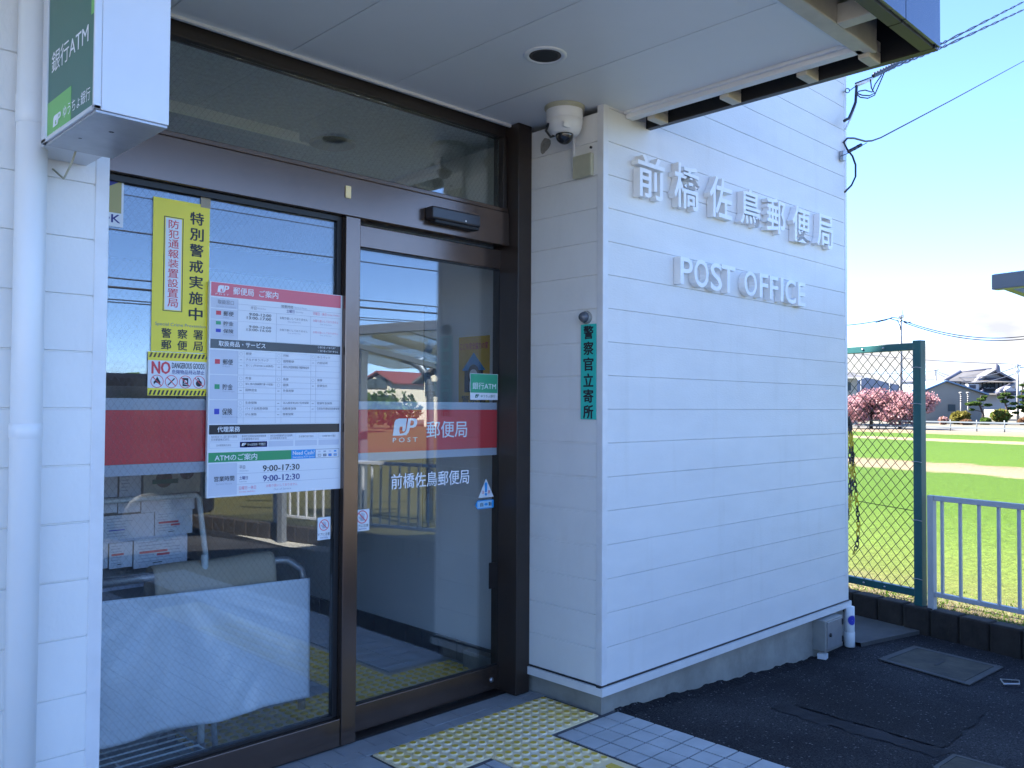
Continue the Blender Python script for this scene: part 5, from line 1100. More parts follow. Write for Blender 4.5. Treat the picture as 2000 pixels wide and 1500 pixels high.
# ================================================================== BEYOND THE FIELD
ZF = -.30
def foliage_mat(name, a, b, rough=.75):
    m = mat(name, a, rough, vary=.5, vscale=2.5, col2=b, spec=.2); t = m.node_tree; pb = t.nodes['Principled BSDF']; ramp = [n for n in t.nodes if n.type == 'VALTORGB'][0]
    tl = t.nodes.new('ShaderNodeBsdfTranslucent'); t.links.new(ramp.outputs[0], tl.inputs[0]); mx = t.nodes.new('ShaderNodeMixShader'); mx.inputs[0].default_value = .45
    t.links.new(pb.outputs[0], mx.inputs[1]); t.links.new(tl.outputs[0], mx.inputs[2]); t.links.new(mx.outputs[0], [n for n in t.nodes if n.type == 'OUTPUT_MATERIAL'][0].inputs[0]); return m
M['blossom'] = foliage_mat('blossom', (.38, .215, .23), (.27, .13, .15)); M['blossom_pale'] = foliage_mat('blossom_pale', (.46, .31, .31), (.36, .19, .21))
M['leaf_yellow'] = foliage_mat('leaf_yellow', (.20, .175, .04), (.11, .10, .02)); M['leaf_green'] = foliage_mat('leaf_green', (.12, .20, .035), (.05, .09, .015)); M['leaf_dark'] = foliage_mat('leaf_dark', (.05, .085, .03), (.02, .04, .015)); M['leaf_brown'] = foliage_mat('leaf_brown', (.20, .105, .06), (.13, .075, .04)); M['leaf_orange'] = foliage_mat('leaf_orange', (.22, .14, .04), (.14, .09, .025))
def clump(mb, c, r, n, size, mats, rnd, shell=.35, flat=1.):
    c = Vector(c)
    for _ in range(n):
        while True:
            p = Vector((rnd.uniform(-1, 1), rnd.uniform(-1, 1), rnd.uniform(-1, 1)))
            if shell < p.length < 1: break
        q = c+Vector((p.x*r[0], p.y*r[1], p.z*r[2])); s_ = size*rnd.uniform(.5, 1.2)
        a = Vector((rnd.gauss(0, 1), rnd.gauss(0, 1), rnd.gauss(0, 1)*flat)).normalized(); b = a.orthogonal().normalized(); b = (b*cos(rnd.random()*6)+a.cross(b)*sin(rnd.random()*6)).normalized(); a2 = a.cross(b)
        mb.add([q-a2*s_-b*s_*.6, q+a2*s_-b*s_*.5, q+a2*s_*.8+b*s_*.6, q-a2*s_*.7+b*s_*.7], [(0, 1, 2, 3)], rnd.choice(mats))
def tree(name, label, base, trunk_h, crown, n, size, mats, seed, r0=.12, cat='tree', group=None, limbs=7):
    rnd = random.Random(seed); base = Vector(base); r = thing(name, label, cat, base, group); mb = MB()
    top = base+Vector((rnd.uniform(-.2, .2), 0, trunk_h)); mb.tube([base-Vector((0, 0, .1)), base.lerp(top, .5)+Vector((.06, 0, 0)), top], [r0, r0*.8, r0*.62], 'bark', n=8)
    for k, (cx, cy, cz, rx, ry, rz) in enumerate(crown):
        tip = base+Vector((cx, cy, cz)); mid = top.lerp(tip, .5)+Vector((rnd.uniform(-.3, .3), rnd.uniform(-.3, .3), rnd.uniform(-.1, .3))); mb.tube([top-Vector((0, 0, .05)), mid, tip], [r0*.55, r0*.34, r0*.1], 'bark', n=6)
        for j in range(4): e_ = tip+Vector((rnd.uniform(-1, 1)*rx, rnd.uniform(-1, 1)*ry, rnd.uniform(-.6, .9)*rz)); mb.tube([mid, mid.lerp(e_, .6)+Vector((0, 0, .1)), e_], [r0*.25, r0*.15, r0*.04], 'bark', n=5)
    mb.build('trunk', r); mb = MB(); tot = sum(c[3]*c[4]*c[5] for c in crown)**1
    for cx, cy, cz, rx, ry, rz in crown: clump(mb, base+Vector((cx, cy, cz)), (rx, ry, rz), int(n*rx*ry*rz/tot), size, mats, rnd, shell=.25)
    mb.build('crown', r, recalc=False); return r
def bush(name, label, base, r, n, size, mats, seed, group=None):
    rnd = random.Random(seed); base = Vector(base); t = thing(name, label, 'shrub', base, group); mb = MB()
    for k in range(5): e_ = base+Vector((rnd.uniform(-.6, .6)*r[0], rnd.uniform(-.6, .6)*r[1], r[2]*1.2)); mb.tube([base-Vector((0, 0, .1)), base.lerp(e_, .5), e_], [.05, .035, .01], 'bark', n=5)
    mb.build('stem', t); mb = MB(); clump(mb, base+Vector((0, 0, r[2])), r, n, size, mats, rnd, shell=.6)
    for k in range(7): a_ = rnd.random()*6.28; clump(mb, base+Vector((cos(a_)*r[0]*.55, sin(a_)*r[1]*.55, r[2]*rnd.uniform(.7, 1.5))), (r[0]*.5, r[1]*.5, r[2]*.5), n//9, size, mats, rnd)
    mb.build('foliage', t, recalc=False); return t
def S_(px, d): return px/FPX*d           # size in metres of a run of photo pixels at depth d

# verge and road in front of the houses
mb = MB(); a, b = bnd(58, -60, ZF+.01), bnd(58, 160, ZF+.01); mb.add([a, b, b+FN*5, a+FN*5], [(0, 1, 2, 3)], 'concrete2'); tag(mb.build('road'), kind='structure')
mb = MB(); a, b = bnd(63.02, -90, ZF+.004), bnd(63.02, 200, ZF+.004); mb.add([a, b, b+FN*160, a+FN*160], [(0, 1, 2, 3)], 'village'); tag(mb.build('village_ground'), kind='structure')
# cherry trees
d = 70
cb = far(1701, d, ZF); cr1 = []
for i, (u, v, k) in enumerate([(1664, 800, 1.5), (1684, 785, 1.5), (1708, 772, 1.4), (1730, 785, 1.4), (1672, 812, 1.1), (1715, 800, 1.3), (1698, 790, 1.4), (1652, 790, 1.3), (1735, 805, 1.1)]):
    q = vp(u, v, d+random.uniform(-1.5, 1.5))-cb; cr1.append((q.x, q.y, q.z-.15, k, k, k*.58))
tree('cherry_tree', 'pink cherry tree in blossom with forked dark trunk, nearest the white wall', cb, 1.25, cr1, 5200, .11, [M['blossom'], M['blossom'], M['blossom_pale']], 11, .17, group='blossoming trees along the road')
cb = far(1757, d-1, ZF); cr1 = []
for i, (u, v, k) in enumerate([(1742, 795, 1.4), (1760, 780, 1.4), (1776, 785, 1.3), (1748, 812, 1.1), (1772, 808, 1.2), (1760, 797, 1.3), (1783, 798, 1.0), (1752, 772, .9)]):
    q = vp(u, v, d-1+random.uniform(-1.5, 1.5))-cb; cr1.append((q.x, q.y, q.z-.15, k, k, k*.6))
tree('cherry_tree', 'pink cherry tree in blossom in front of the tall utility pole', cb, 1.1, cr1, 4300, .11, [M['blossom'], M['blossom'], M['blossom_pale']], 12, .15, group='blossoming trees along the road')
cb = far(1806, d+4, ZF); cr1 = []
for i, (u, v, k) in enumerate([(1802, 785, 1.0), (1814, 780, .9), (1808, 795, .8), (1822, 783, .6), (1797, 775, .7)]):
    q = vp(u, v, d+4)-cb; cr1.append((q.x, q.y, q.z, k, k, k*.8))
tree('cherry_tree', 'thin sparse pink cherry tree before the grey warehouse gable', cb, 1.2, cr1, 1100, .10, [M['blossom'], M['blossom_pale']], 13, .10, group='blossoming trees along the road')
bush('autumn_shrub', 'orange brown leafy tree top showing behind the pink blossom', far(1692, 78, 1.2), (S_(13, 78), S_(13, 78), S_(12, 78)), 500, .16, [M['leaf_orange']], 21)

# grey warehouse with blue roof
d = 95
WH = thing('warehouse', 'plain grey gabled warehouse with blue roof beyond the field', 'building', far(1860, d, ZF))
A = vp(1797, 819, d); B = vp(1922, 819, d); A.z = B.z = ZF; el = vp(1797, 764, d); er_ = vp(1922, 774, d); el.z = er_.z = (el.z+er_.z)/2; pk = vp(1849, 746, d); back = (vp(1795, 743, 124)-vp(1849, 743, d)); back.z = 0
M['wh_wall'] = mat('warehouse_cladding', (.20, .20, .188), .6, vary=.08, vscale=.6); M['wh_roof'] = mat('warehouse_roof', (.10, .17, .27), .5)
mb = MB(); mb.prism([A, B, er_, pk, el], back, 'wh_wall'); mb.build('wall', WH)
mb = MB(); o_ = (B-A).normalized(); fwd_ = -back.normalized()
mb.obox(el+fwd_*.5-o_*.5-Vector((0, 0, .12)), pk-el+o_*.5+Vector((0, 0, .16)), back-fwd_*.8, Vector((0, 0, .16)), 'wh_roof'); mb.obox(pk+fwd_*.5+Vector((0, 0, .03)), er_-pk+o_*.5-Vector((0, 0, .16)), back-fwd_*.8, Vector((0, 0, .16)), 'wh_roof'); mb.build('roof', WH)
for u0, u1, v0, v1 in ((1800, 1812, 791, 804), (1852, 1866, 790, 803)):
    mb = MB(); a = vp(u0, v1, d); b = vp(u1, v1, d); mb.obox(a+fwd_*.03, b-a, fwd_*.06, Vector((0, 0, S_(v1-v0, d))), 'dark_shed'); mb.build('window', WH)

# traditional house
d = 128
M['tile_roof'] = mat('clay_tile_roof', (.095, .09, .088), .5, vary=.2, vscale=1.5, bump=.4, bscale=6); M['ridge'] = mat('ridge_tile', (.10, .10, .13), .5); M['plaster'] = mat('white_plaster', (.36, .36, .38), .7); M['timber'] = mat('dark_timber', (.035, .035, .05), .7)
JH = thing('traditional_house', 'large white plastered house with grey tiled gable roof beyond warehouse', 'house', far(1930, d, ZF))
def V3(u, v, dd=0): return vp(u, v, d+dd)
mb = MB(); A = V3(1858, 800); B = V3(1984, 800); mb.prism([A, B, V3(1984, 744), V3(1858, 744)], (RGT*.0+FWD*8), 'plaster'); mb.build('wall', JH)
mb = MB(); mb.add([V3(1843, 746, -1), V3(1912, 746, -1), V3(1944, 722, 4), V3(1875, 728, 4), V3(1843, 744, -1), V3(1875, 726, 4), V3(1944, 720.5, 4), V3(1912, 744.5, -1)], [(0, 1, 2, 3), (4, 7, 6, 5), (0, 4, 5, 3), (1, 7, 4, 0), (2, 6, 7, 1), (3, 5, 6, 2)], 'tile_roof')
mb.add([V3(1875, 726, 4), V3(1944, 720.5, 4), V3(1985, 744, 12), V3(1880, 744, 12)], [(0, 1, 2, 3)], 'tile_roof')
roof_ = mb.build('roof', JH)
mb = MB(); mb.tube([V3(1843, 745, -1.1), V3(1875, 727, 3.9)], .35, 'ridge', n=6); mb.tube([V3(1875, 727, 3.9), V3(1946, 721, 3.9)], .25, 'ridge', n=6); mb.tube([V3(1908, 745, -1.3), V3(1945, 722, 3.5)], .45, 'ridge', n=6); mb.lathe(V3(1946, 722, 3), [(.6, -.3), (.45, .6), (.1, .9)], 'ridge', n=8); mb.build('ridge_tile', roof_)
mb = MB(); mb.prism([V3(1912, 743, 0), V3(1984, 743, 0), V3(1946, 724, 0)], FWD*3, 'plaster'); mb.build('gable', JH)
mb = MB(); mb.prism([V3(1918, 742, -.6), V3(1978, 742, -.6), V3(1966, 737.5, -.6), V3(1928, 737.5, -.6)], FWD*.3, 'timber'); mb.prism([V3(1946, 721, -1.2), V3(1989, 744, -1.2), V3(1983, 744.5, -1.2), V3(1945, 725, -1.2)], FWD*2.5, 'ridge'); mb.prism([V3(1946, 721, -1.2), V3(1945, 725, -1.2), V3(1914, 743.5, -1.2), V3(1909, 742.5, -1.2)], FWD*2.5, 'tile_roof')
mb.prism([V3(1908, 743, -1.5), V3(1990, 743, -1.5), V3(1992, 746.5, -2.5), V3(1904, 746.5, -2.5)], FWD*1.2, 'tile_roof'); mb.build('eaves', roof_)
for u in (1866, 1875, 1883, 1918, 1926, 1934, 1942, 1950, 1958, 1967, 1976):
    mb = MB(); a = V3(u, 758, -.12); mb.obox(a, RGT*.16, FWD*.1, Vector((0, 0, S_(11, d))), 'timber'); mb.build('timber_post', JH)
for u0, u1, v0, v1 in ((1920, 1926, 750, 756), (1929, 1935, 749, 756), (1936, 1942, 749, 756)):
    mb = MB(); a = V3(u0, v1, -.16); mb.obox(a, RGT*S_(u1-u0, d), FWD*.1, Vector((0, 0, S_(v1-v0, d))), 'dark_shed'); mb.build('window', JH)
mb = MB(); mb.prism([V3(1902, 770, -4), V3(1990, 772, -4), V3(1985, 759, 1), V3(1917, 758, 1)], FWD*.6+Vector((0, 0, .2)), 'tile_roof'); mb.tube([V3(1916, 770, -4.1), V3(1920, 757, .8)], .3, 'ridge', n=6); mb.tube([V3(1951, 767, -4.3), V3(1975, 752, -1)], .55, 'ridge', n=6); mb.build('lower_roof', JH)
mb = MB(); mb.prism([V3(1953, 767, -4.5), V3(1990, 767, -4.5), V3(1974, 755, -4.5)], FWD*2, 'plaster'); mb.prism([V3(1955, 768, -4.6), V3(1990, 768, -4.6), V3(1990, 764, -4.6), V3(1957, 764, -4.6)], FWD*.2, 'timber'); mb.build('entrance_gable', JH)
mb = MB(); mb.prism([V3(1891, 761, -2), V3(1912, 761, -2), V3(1912, 750, -2), V3(1891, 750, -2)], FWD*2.5, 'plaster'); mb.build('bay', JH); mb = MB(); mb.prism([V3(1895, 759, -2.1), V3(1906, 759, -2.1), V3(1906, 752, -2.1), V3(1895, 752, -2.1)], FWD*.08, 'timber'); mb.build('window', JH)
# house at the far left of the gap and one roof behind
d = 84
HL = thing('cream_house', 'cream rendered house with shallow hipped roof beside white wall', 'house', far(1650, d, ZF)); M['cream'] = mat('cream_render', (.33, .315, .27), .7)
mb = MB(); mb.prism([vp(1615, 828, d), vp(1674, 828, d), vp(1674, 739, d), vp(1615, 739, d)], FWD*9, 'cream'); mb.build('wall', HL)
mb = MB(); p_ = [vp(1600, 738, d-1), vp(1688, 737, d-1), vp(1688, 736, d+11), vp(1600, 736, d+11)]; t_ = vp(1632, 719, d+5); t2 = vp(1625, 719, d+5); mb.add(p_+[t2, t_], [(0, 1, 5, 4), (1, 2, 5), (2, 3, 4, 5), (3, 0, 4), (3, 2, 1, 0)], 'ridge' if False else 'tile_roof'); mb.build('roof', HL)
mb = MB(); a = vp(1656, 763, d-.1); mb.obox(a, RGT*S_(6, d), FWD*.1, Vector((0, 0, S_(17, d))), 'dark_shed'); mb.build('window', HL)
mb = MB(); a = vp(1797, 745, 150); mb.prism([a, vp(1832, 746, 150), vp(1828, 741, 152), vp(1797, 741, 152)], FWD*8, 'ridge'); mb.prism([vp(1797, 815, 151), vp(1829, 815, 151), vp(1829, 746, 151), vp(1797, 746, 151)], FWD*7, 'plaster'); tag(mb.build('distant_house'), 'dark roof of a distant house behind the blue warehouse roof', 'house')
mb = MB(); mb.prism([vp(1640, 822, 78), vp(1790, 822, 78), vp(1790, 813, 78), vp(1640, 813, 78)], FWD*2, 'dark_shed'); tag(mb.build('low_wall'), 'low dark green wall behind the cherry trunks', 'wall')
# guard rail along the road
M['rail_far'] = mat('guard_rail_paint', (.13, .15, .165), .5)
GRL = thing('guard_rail', 'low white guard rail with evenly spaced posts along the far road', 'guard rail', bnd(56, 20, ZF))
for k in range(28):
    mb = MB(); p = bnd(56, -4+k*2.0, ZF); mb.tube([p, p+Vector((0, 0, .85))], .04, 'rail_far', n=6); mb.build('post', GRL)
for z in (.62, .22):
    mb = MB(); mb.obox(bnd(55.93, -6, ZF+z), FD*56, FN*.06, Vector((0, 0, .10)), 'rail_far'); mb.build('beam', GRL)
mb = MB(); p = far(1804, 66, ZF); mb.tube([p, p+Vector((0, 0, .9))], .05, 'orange', n=8); mb.lathe(p+Vector((0, 0, .9)), [(.05, 0), (.05, .05), (0, .06)], 'wtext', n=8); tag(mb.build('marker_post'), 'short orange marker post in front of the far guard rail', 'post')
# garden of the house
d = 90
bush('round_shrub', 'round clipped yellow-green shrub beside the warehouse', far(1875, d, ZF), (S_(18, d), S_(18, d), S_(13, d)), 1500, .13, [M['leaf_yellow']], 31)
bush('round_shrub', 'bright green shrub in front of the traditional house', far(1954, d, ZF+.25), (S_(17, d), S_(17, d), S_(13, d)), 1400, .13, [M['leaf_green'], M['leaf_yellow']], 32)
bush('clipped_hedge', 'low square green hedge between the two rounded shrubs', far(1925, d-1, ZF), (S_(9, d), S_(9, d), S_(7, d)), 600, .11, [M['leaf_green']], 33)
bush('brown_hedge', 'long low rust brown hedge before the warehouse end', far(1888, d-2, ZF), (S_(30, d), S_(6, d), S_(5, d)), 900, .11, [M['leaf_brown']], 34)
bush('bare_shrub', 'small reddish bare shrub in front of the warehouse wall', far(1842, d-2, ZF), (S_(9, d), S_(9, d), S_(8, d)), 260, .09, [M['leaf_brown'], M['blossom_pale']], 35)
bush('rust_shrub', 'rust coloured shrub at the foot of the right utility pole', far(1997, d-2, ZF), (S_(8, d), S_(8, d), S_(7, d)), 350, .11, [M['leaf_brown']], 36)
def pine(label, u, v0, pads, seed, mats):
    rnd = random.Random(seed); b_ = far(u, d, ZF); r = thing('pine_tree', label, 'tree', b_, 'garden pines by the house'); mb = MB()
    top = vp(u, v0, d); mb.tube([b_, b_.lerp(top, .35)+RGT*.25, b_.lerp(top, .7)-RGT*.2, top], [.14, .11, .08, .03], 'bark', n=6)
    for pu_, pv_, w_ in pads: q = vp(pu_, pv_, d); mb.tube([b_.lerp(top, max(.15, min(.95, (q.z-b_.z)/(top.z-b_.z)-.06))), q], [.05, .02], 'bark', n=5)
    mb.build('trunk', r); mb = MB()
    for pu_, pv_, w_ in pads: clump(mb, vp(pu_, pv_, d), (S_(w_, d), S_(w_, d), S_(w_*.36, d)), int(55*w_), .085, mats, rnd)
    mb.build('crown', r, recalc=False)
pine('garden pine with wide flat dark pads reaching over the gate', 1916, 772, [(1905, 788, 11), (1893, 789, 8), (1917, 780, 8), (1922, 775, 6), (1930, 791, 7), (1898, 800, 5)], 41, [M['leaf_green'], M['leaf_dark']])
pine('taller garden pine with cloud pads near the utility pole', 1964, 758, [(1964, 770, 9), (1955, 776, 7), (1974, 776, 7), (1962, 784, 8), (1980, 788, 7), (1976, 798, 8), (1984, 806, 6), (1972, 812, 6)], 42, [M['leaf_dark'], M['leaf_green']])
pine('dark dense conifer at the right behind the utility pole', 1999, 745, [(1998, 752, 6), (2003, 764, 9), (1996, 775, 9), (2004, 786, 11), (1995, 795, 9), (2003, 803, 9)], 43, [M['leaf_dark'], M['leaf_dark'], M['leaf_green']])
for u in (1877, 1891):
    mb = MB(); a = far(u, 93, ZF); mb.tube([a, Vector((a.x, a.y, zat(u, 768, 93)))], .09, 'pole', n=8)
    for k in range(5): z_ = zat(u, 785-k*4, 93); mb.lathe((a.x, a.y, z_), [(.095, 0), (.11, .05), (.095, .1)], 'gasket', n=8)
    mb.lathe((a.x, a.y, zat(u, 768, 93)), [(.2, 0), (.2, .12), (0, .14)], 'pole', n=8); tag(mb.build('banded_post'), 'slim pale post with dark bands above the yellow shrub', 'post', 'banded posts by the warehouse')
# utility poles and their wires
def upole(label, u, vtop, d, arms, r=.15, base=ZF):
    p = far(u, d, base); zt_ = zat(u, vtop, d); r_ = thing('utility_pole', label, 'utility pole', p, 'utility poles'); mb = MB(); mb.tube([p, (p.x, p.y, base+(zt_-base)*.5), (p.x, p.y, zt_)], [r, r*.85, r*.65], 'pole', n=10); mb.build('pole_shaft', r_)
    for v, w_ in arms:
        q = vp(u, v, d); mb = MB(); mb.obox(q-RGT*S_(w_, d)/2, RGT*S_(w_, d), FWD*.1, Vector((0, 0, .1)), 'steel')
        for k in (-.45, -.15, .2, .45): mb.lathe(q+RGT*S_(w_, d)*k+Vector((0, 0, .1)), [(.06, 0), (.09, .1), (.05, .25), (.0, .27)], 'trimw', n=6)
        mb.build('crossarm', r_)
    return r_
up_ = upole('tall utility pole with dark wire fittings behind the chain link fence', 1760, 620, 74, [(622, 10)], .16)
q = vp(1762, 605, 74); mb = MB(); mb.tube([vp(1761, 622, 74), q], .05, 'pole', n=6); mb.build('pole_tip', up_)
mb = MB()
for pts in ([(1710, 630), (1730, 625), (1742, 620), (1760, 622)], [(1728, 626), (1738, 622), (1748, 625), (1760, 628)], [(1760, 625), (1768, 630), (1780, 629)], [(1752, 625), (1757, 634), (1759, 645)]): mb.tube([vp(u, v, 74) for u, v in pts], .042, 'cable', n=5)
mb.build('wire_fitting', up_)
upole('pale utility pole with two crossarms at the right of the house', 1988, 710, 92, [(716, 12), (728, 8)], .15)
upole('small distant utility pole above the warehouse roof', 1828, 715, 150, [(724, 9)], .15)
upole('very small distant pole behind the blossom', 1738, 734, 160, [(736, 5)], .12)
upole('thin pale pole between fence and cream house', 1682, 738, 120, [], .09)
k_ = 0
for u0, v0, u1, v1, d0, d1, sg, lab in ((1600, 637, 1742, 621, 74, 74, .2, 'grey wire reaching the tall pole from behind the white wall'), (1766, 627, 2080, 640, 74, 78, 1.2, 'upper of two sagging wires right of the tall pole'), (1766, 630, 2080, 646, 74, 78, 1.2, 'lower of two sagging wires right of the tall pole'),
        (1620, 683, 1988, 711, 140, 92, .4, 'thin wire passing behind fence to the right pole'), (1640, 726, 1828, 724, 160, 150, .5, 'faint distant wire left of the small pole'), (1828, 724, 1984, 717, 150, 95, 1.2, 'thin wire between the small pole and the right pole'), (1828, 727, 1984, 729, 150, 95, 1.4, 'lower thin wire sagging in front of the house roof'), (1992, 718, 2080, 716, 92, 100, .1, 'short thin wire leaving the right pole')):
    cable('overhead_wire', lab, [vp(u0, v0, d0), vp(u1, v1, d1)], (.04 if d0 < 80 else .05), group='distant overhead wires', sag=sg)
# low hills, the blue of distant haze put into their colour
M['hill'] = mat('haze_blue_hill', (.09, .13, .22), .9, vary=.2, vscale=.004)
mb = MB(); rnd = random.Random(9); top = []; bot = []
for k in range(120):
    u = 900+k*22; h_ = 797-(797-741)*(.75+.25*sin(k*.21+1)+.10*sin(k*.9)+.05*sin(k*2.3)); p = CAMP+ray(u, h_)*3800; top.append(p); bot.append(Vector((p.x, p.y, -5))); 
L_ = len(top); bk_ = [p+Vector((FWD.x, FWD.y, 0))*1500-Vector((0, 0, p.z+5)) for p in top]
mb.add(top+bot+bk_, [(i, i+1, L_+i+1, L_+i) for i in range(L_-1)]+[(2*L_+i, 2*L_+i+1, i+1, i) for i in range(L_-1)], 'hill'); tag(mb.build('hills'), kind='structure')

# grass blades on the nearer part of the field
def wob(n): return n
M['blade'] = foliage_mat('grass_blade', (.075, .145, .012), (.055, .115, .009)); M['blade_dry'] = foliage_mat('dry_blade', (.24, .205, .10), (.17, .145, .065))
mb = MB(); rnd = random.Random(17); V_ = []; cnt = 0
while cnt < 5000:
    az = RAD(rnd.uniform(64.5, 78)); rr = 1/rnd.uniform(1/19., 1/6.0); p = Vector((sin(az)*rr, cos(az)*rr, 0)); n_ = (p-FP).dot(FN)
    if n_ < .10 or n_ > 2.0 or rnd.random() < (n_-.4)/1.5: continue
    cnt += 1; zz = -.03-.07*min(1, (n_-.05)/.45)-.12*max(0, min(1, (n_-.5)/.9))-.08*max(0, min(1, (n_-1.4)/1.6))
    dry = rnd.random() < (.75 if n_ < .8 else .55 if n_ < 2.2 else .30 if n_ < 5 else .08); h_ = rnd.uniform(.010, .032)*(1 if not dry else .8)*(1+.4*(n_ < .5)); a_ = rnd.random()*6.28; w_ = rnd.uniform(.004, .009)*(1+rr*.03)
    s1 = Vector((cos(a_)*w_, sin(a_)*w_, 0)); ln = Vector((rnd.gauss(0, .45), rnd.gauss(0, .45), 0))*h_; p.z = zz-.005
    mb.add([p-s1, p+s1, p+ln+Vector((0, 0, h_))], [(0, 1, 2)], 'blade_dry' if dry else 'blade')
tag(mb.build('grass', recalc=False), kind='stuff')

# ================================================================== CARPORT by the yard's right edge
CP_ = thing('carport', 'grey framed carport roof reaching in from the right', 'carport', (5.6, .8, ZG)); M['cp'] = mat('carport_aluminium', (.19, .21, .24), .4, metal=.4)
c0 = vp(1936, 552, 5.3); zc = c0.z
mb = MB(); mb.obox(c0-Vector((0, 0, .045)), -FD*5, FN*.07, Vector((0, 0, .095)), 'cp'); mb.build('front_beam', CP_, bevel=.006)
for t in (.02, 1.3, 2.6, 3.9):
    mb = MB(); mb.obox(c0-FD*t-FD*.05+FN*.07-Vector((0, 0, .035)), FD*.05, FN*2.6-Vector((0, 0, .32)), Vector((0, 0, .06)), 'cp'); mb.build('rafter', CP_)
mb = MB(); mb.obox(c0+Vector((0, 0, .052))+FN*.03, -FD*5, FN*2.6-Vector((0, 0, .32)), Vector((0, 0, .004)), 'polycarb'); mb.build('roof_panel', CP_)
for t in (1.25, 4.4):
    mb = MB(); q = c0-FD*t+FN*.035; mb.obox(Vector((q.x, q.y, ZG))-FN*.035-FD*.035, FN*.07, FD*.07, Vector((0, 0, zc-ZG-.05)), 'cp'); mb.build('post', CP_)

# ================================================================== ACROSS THE YARD (seen mirrored in the glazing)
YM = 2.985
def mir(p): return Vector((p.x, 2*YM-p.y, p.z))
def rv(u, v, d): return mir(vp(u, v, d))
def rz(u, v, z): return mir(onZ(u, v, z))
RX = FD; RN = FN
mb = MB(); mb.add([bnd(-.42, -16, ZG+.006), bnd(-.42, -4.2, ZG+.006), bnd(-.07, -4.2, ZG+.006), bnd(-.07, -16, ZG+.006)], [(0, 1, 2, 3)], 'gutter'); tag(mb.build('gutter'), kind='structure')
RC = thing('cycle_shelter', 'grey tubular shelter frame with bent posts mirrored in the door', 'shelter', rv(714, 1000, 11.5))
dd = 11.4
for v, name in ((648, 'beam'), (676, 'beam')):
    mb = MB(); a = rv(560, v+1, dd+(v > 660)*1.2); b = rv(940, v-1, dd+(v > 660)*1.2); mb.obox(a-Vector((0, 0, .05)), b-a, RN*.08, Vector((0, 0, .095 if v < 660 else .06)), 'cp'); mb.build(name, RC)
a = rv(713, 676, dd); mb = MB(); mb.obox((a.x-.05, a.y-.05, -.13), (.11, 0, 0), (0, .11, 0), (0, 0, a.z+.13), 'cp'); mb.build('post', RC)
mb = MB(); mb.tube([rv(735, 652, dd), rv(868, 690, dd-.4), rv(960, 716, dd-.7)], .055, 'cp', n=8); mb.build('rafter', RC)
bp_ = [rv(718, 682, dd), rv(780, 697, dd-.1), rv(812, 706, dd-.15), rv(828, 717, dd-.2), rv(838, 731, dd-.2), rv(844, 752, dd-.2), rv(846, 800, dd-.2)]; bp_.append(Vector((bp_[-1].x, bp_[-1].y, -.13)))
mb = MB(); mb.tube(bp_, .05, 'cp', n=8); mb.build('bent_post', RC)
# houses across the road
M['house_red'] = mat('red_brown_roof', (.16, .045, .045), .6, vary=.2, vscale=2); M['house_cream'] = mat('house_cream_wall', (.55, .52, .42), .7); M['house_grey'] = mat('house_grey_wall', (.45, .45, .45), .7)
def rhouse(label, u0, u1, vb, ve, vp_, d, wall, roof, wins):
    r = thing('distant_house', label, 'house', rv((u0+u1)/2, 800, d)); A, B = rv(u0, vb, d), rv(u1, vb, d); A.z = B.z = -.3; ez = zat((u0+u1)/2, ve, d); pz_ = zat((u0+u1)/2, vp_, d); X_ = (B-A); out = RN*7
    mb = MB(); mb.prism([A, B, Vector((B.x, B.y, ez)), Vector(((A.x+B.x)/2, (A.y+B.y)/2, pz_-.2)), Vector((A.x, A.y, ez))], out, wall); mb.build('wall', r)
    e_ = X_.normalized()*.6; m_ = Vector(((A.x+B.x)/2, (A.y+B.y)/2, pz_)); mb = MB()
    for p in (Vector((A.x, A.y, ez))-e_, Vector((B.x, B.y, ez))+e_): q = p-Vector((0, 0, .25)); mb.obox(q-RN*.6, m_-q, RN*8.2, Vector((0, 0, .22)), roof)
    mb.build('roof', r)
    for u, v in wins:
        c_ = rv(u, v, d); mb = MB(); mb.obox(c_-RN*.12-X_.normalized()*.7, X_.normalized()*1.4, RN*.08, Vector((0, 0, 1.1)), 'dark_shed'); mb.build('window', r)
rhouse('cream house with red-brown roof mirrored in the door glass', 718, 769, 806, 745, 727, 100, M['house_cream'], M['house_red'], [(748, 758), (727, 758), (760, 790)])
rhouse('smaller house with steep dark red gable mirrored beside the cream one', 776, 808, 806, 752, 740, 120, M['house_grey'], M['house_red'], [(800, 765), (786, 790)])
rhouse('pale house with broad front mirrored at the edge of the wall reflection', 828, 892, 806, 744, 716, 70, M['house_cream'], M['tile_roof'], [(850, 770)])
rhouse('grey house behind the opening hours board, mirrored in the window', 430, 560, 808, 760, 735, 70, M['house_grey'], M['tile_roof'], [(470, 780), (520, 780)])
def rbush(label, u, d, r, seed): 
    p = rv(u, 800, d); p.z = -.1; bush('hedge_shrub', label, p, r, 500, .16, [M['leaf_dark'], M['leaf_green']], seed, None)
rbush('dark shrub mirrored before the cream house', 765, 60, (2.2, 2.2, 1.3), 61); rbush('dark shrub mirrored behind the shelter post', 700, 52, (2.6, 2.2, 1.1), 62); rbush('broad dark shrub mirrored at the left of the window', 300, 20, (3.4, 1.5, 1.0), 63); rbush('long dark shrub mirrored in the middle of the window', 425, 16, (2.6, 1.3, 1.05), 64)
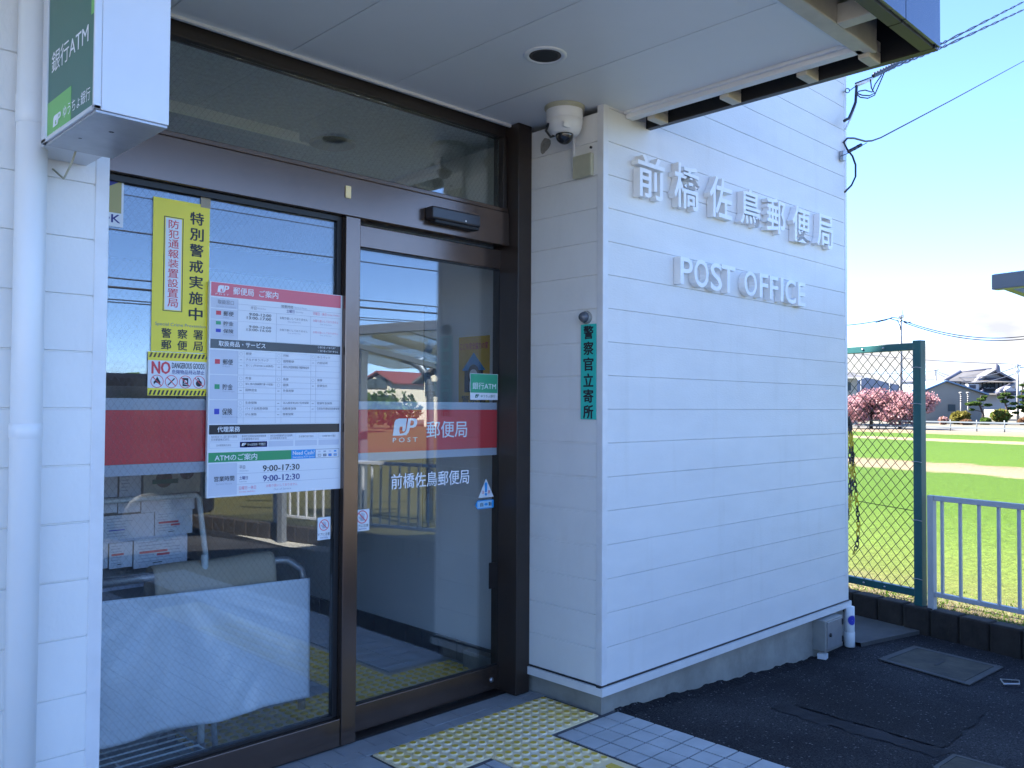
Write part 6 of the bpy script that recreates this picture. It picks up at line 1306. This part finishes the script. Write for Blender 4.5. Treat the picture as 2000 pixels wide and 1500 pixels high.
# parked dark van
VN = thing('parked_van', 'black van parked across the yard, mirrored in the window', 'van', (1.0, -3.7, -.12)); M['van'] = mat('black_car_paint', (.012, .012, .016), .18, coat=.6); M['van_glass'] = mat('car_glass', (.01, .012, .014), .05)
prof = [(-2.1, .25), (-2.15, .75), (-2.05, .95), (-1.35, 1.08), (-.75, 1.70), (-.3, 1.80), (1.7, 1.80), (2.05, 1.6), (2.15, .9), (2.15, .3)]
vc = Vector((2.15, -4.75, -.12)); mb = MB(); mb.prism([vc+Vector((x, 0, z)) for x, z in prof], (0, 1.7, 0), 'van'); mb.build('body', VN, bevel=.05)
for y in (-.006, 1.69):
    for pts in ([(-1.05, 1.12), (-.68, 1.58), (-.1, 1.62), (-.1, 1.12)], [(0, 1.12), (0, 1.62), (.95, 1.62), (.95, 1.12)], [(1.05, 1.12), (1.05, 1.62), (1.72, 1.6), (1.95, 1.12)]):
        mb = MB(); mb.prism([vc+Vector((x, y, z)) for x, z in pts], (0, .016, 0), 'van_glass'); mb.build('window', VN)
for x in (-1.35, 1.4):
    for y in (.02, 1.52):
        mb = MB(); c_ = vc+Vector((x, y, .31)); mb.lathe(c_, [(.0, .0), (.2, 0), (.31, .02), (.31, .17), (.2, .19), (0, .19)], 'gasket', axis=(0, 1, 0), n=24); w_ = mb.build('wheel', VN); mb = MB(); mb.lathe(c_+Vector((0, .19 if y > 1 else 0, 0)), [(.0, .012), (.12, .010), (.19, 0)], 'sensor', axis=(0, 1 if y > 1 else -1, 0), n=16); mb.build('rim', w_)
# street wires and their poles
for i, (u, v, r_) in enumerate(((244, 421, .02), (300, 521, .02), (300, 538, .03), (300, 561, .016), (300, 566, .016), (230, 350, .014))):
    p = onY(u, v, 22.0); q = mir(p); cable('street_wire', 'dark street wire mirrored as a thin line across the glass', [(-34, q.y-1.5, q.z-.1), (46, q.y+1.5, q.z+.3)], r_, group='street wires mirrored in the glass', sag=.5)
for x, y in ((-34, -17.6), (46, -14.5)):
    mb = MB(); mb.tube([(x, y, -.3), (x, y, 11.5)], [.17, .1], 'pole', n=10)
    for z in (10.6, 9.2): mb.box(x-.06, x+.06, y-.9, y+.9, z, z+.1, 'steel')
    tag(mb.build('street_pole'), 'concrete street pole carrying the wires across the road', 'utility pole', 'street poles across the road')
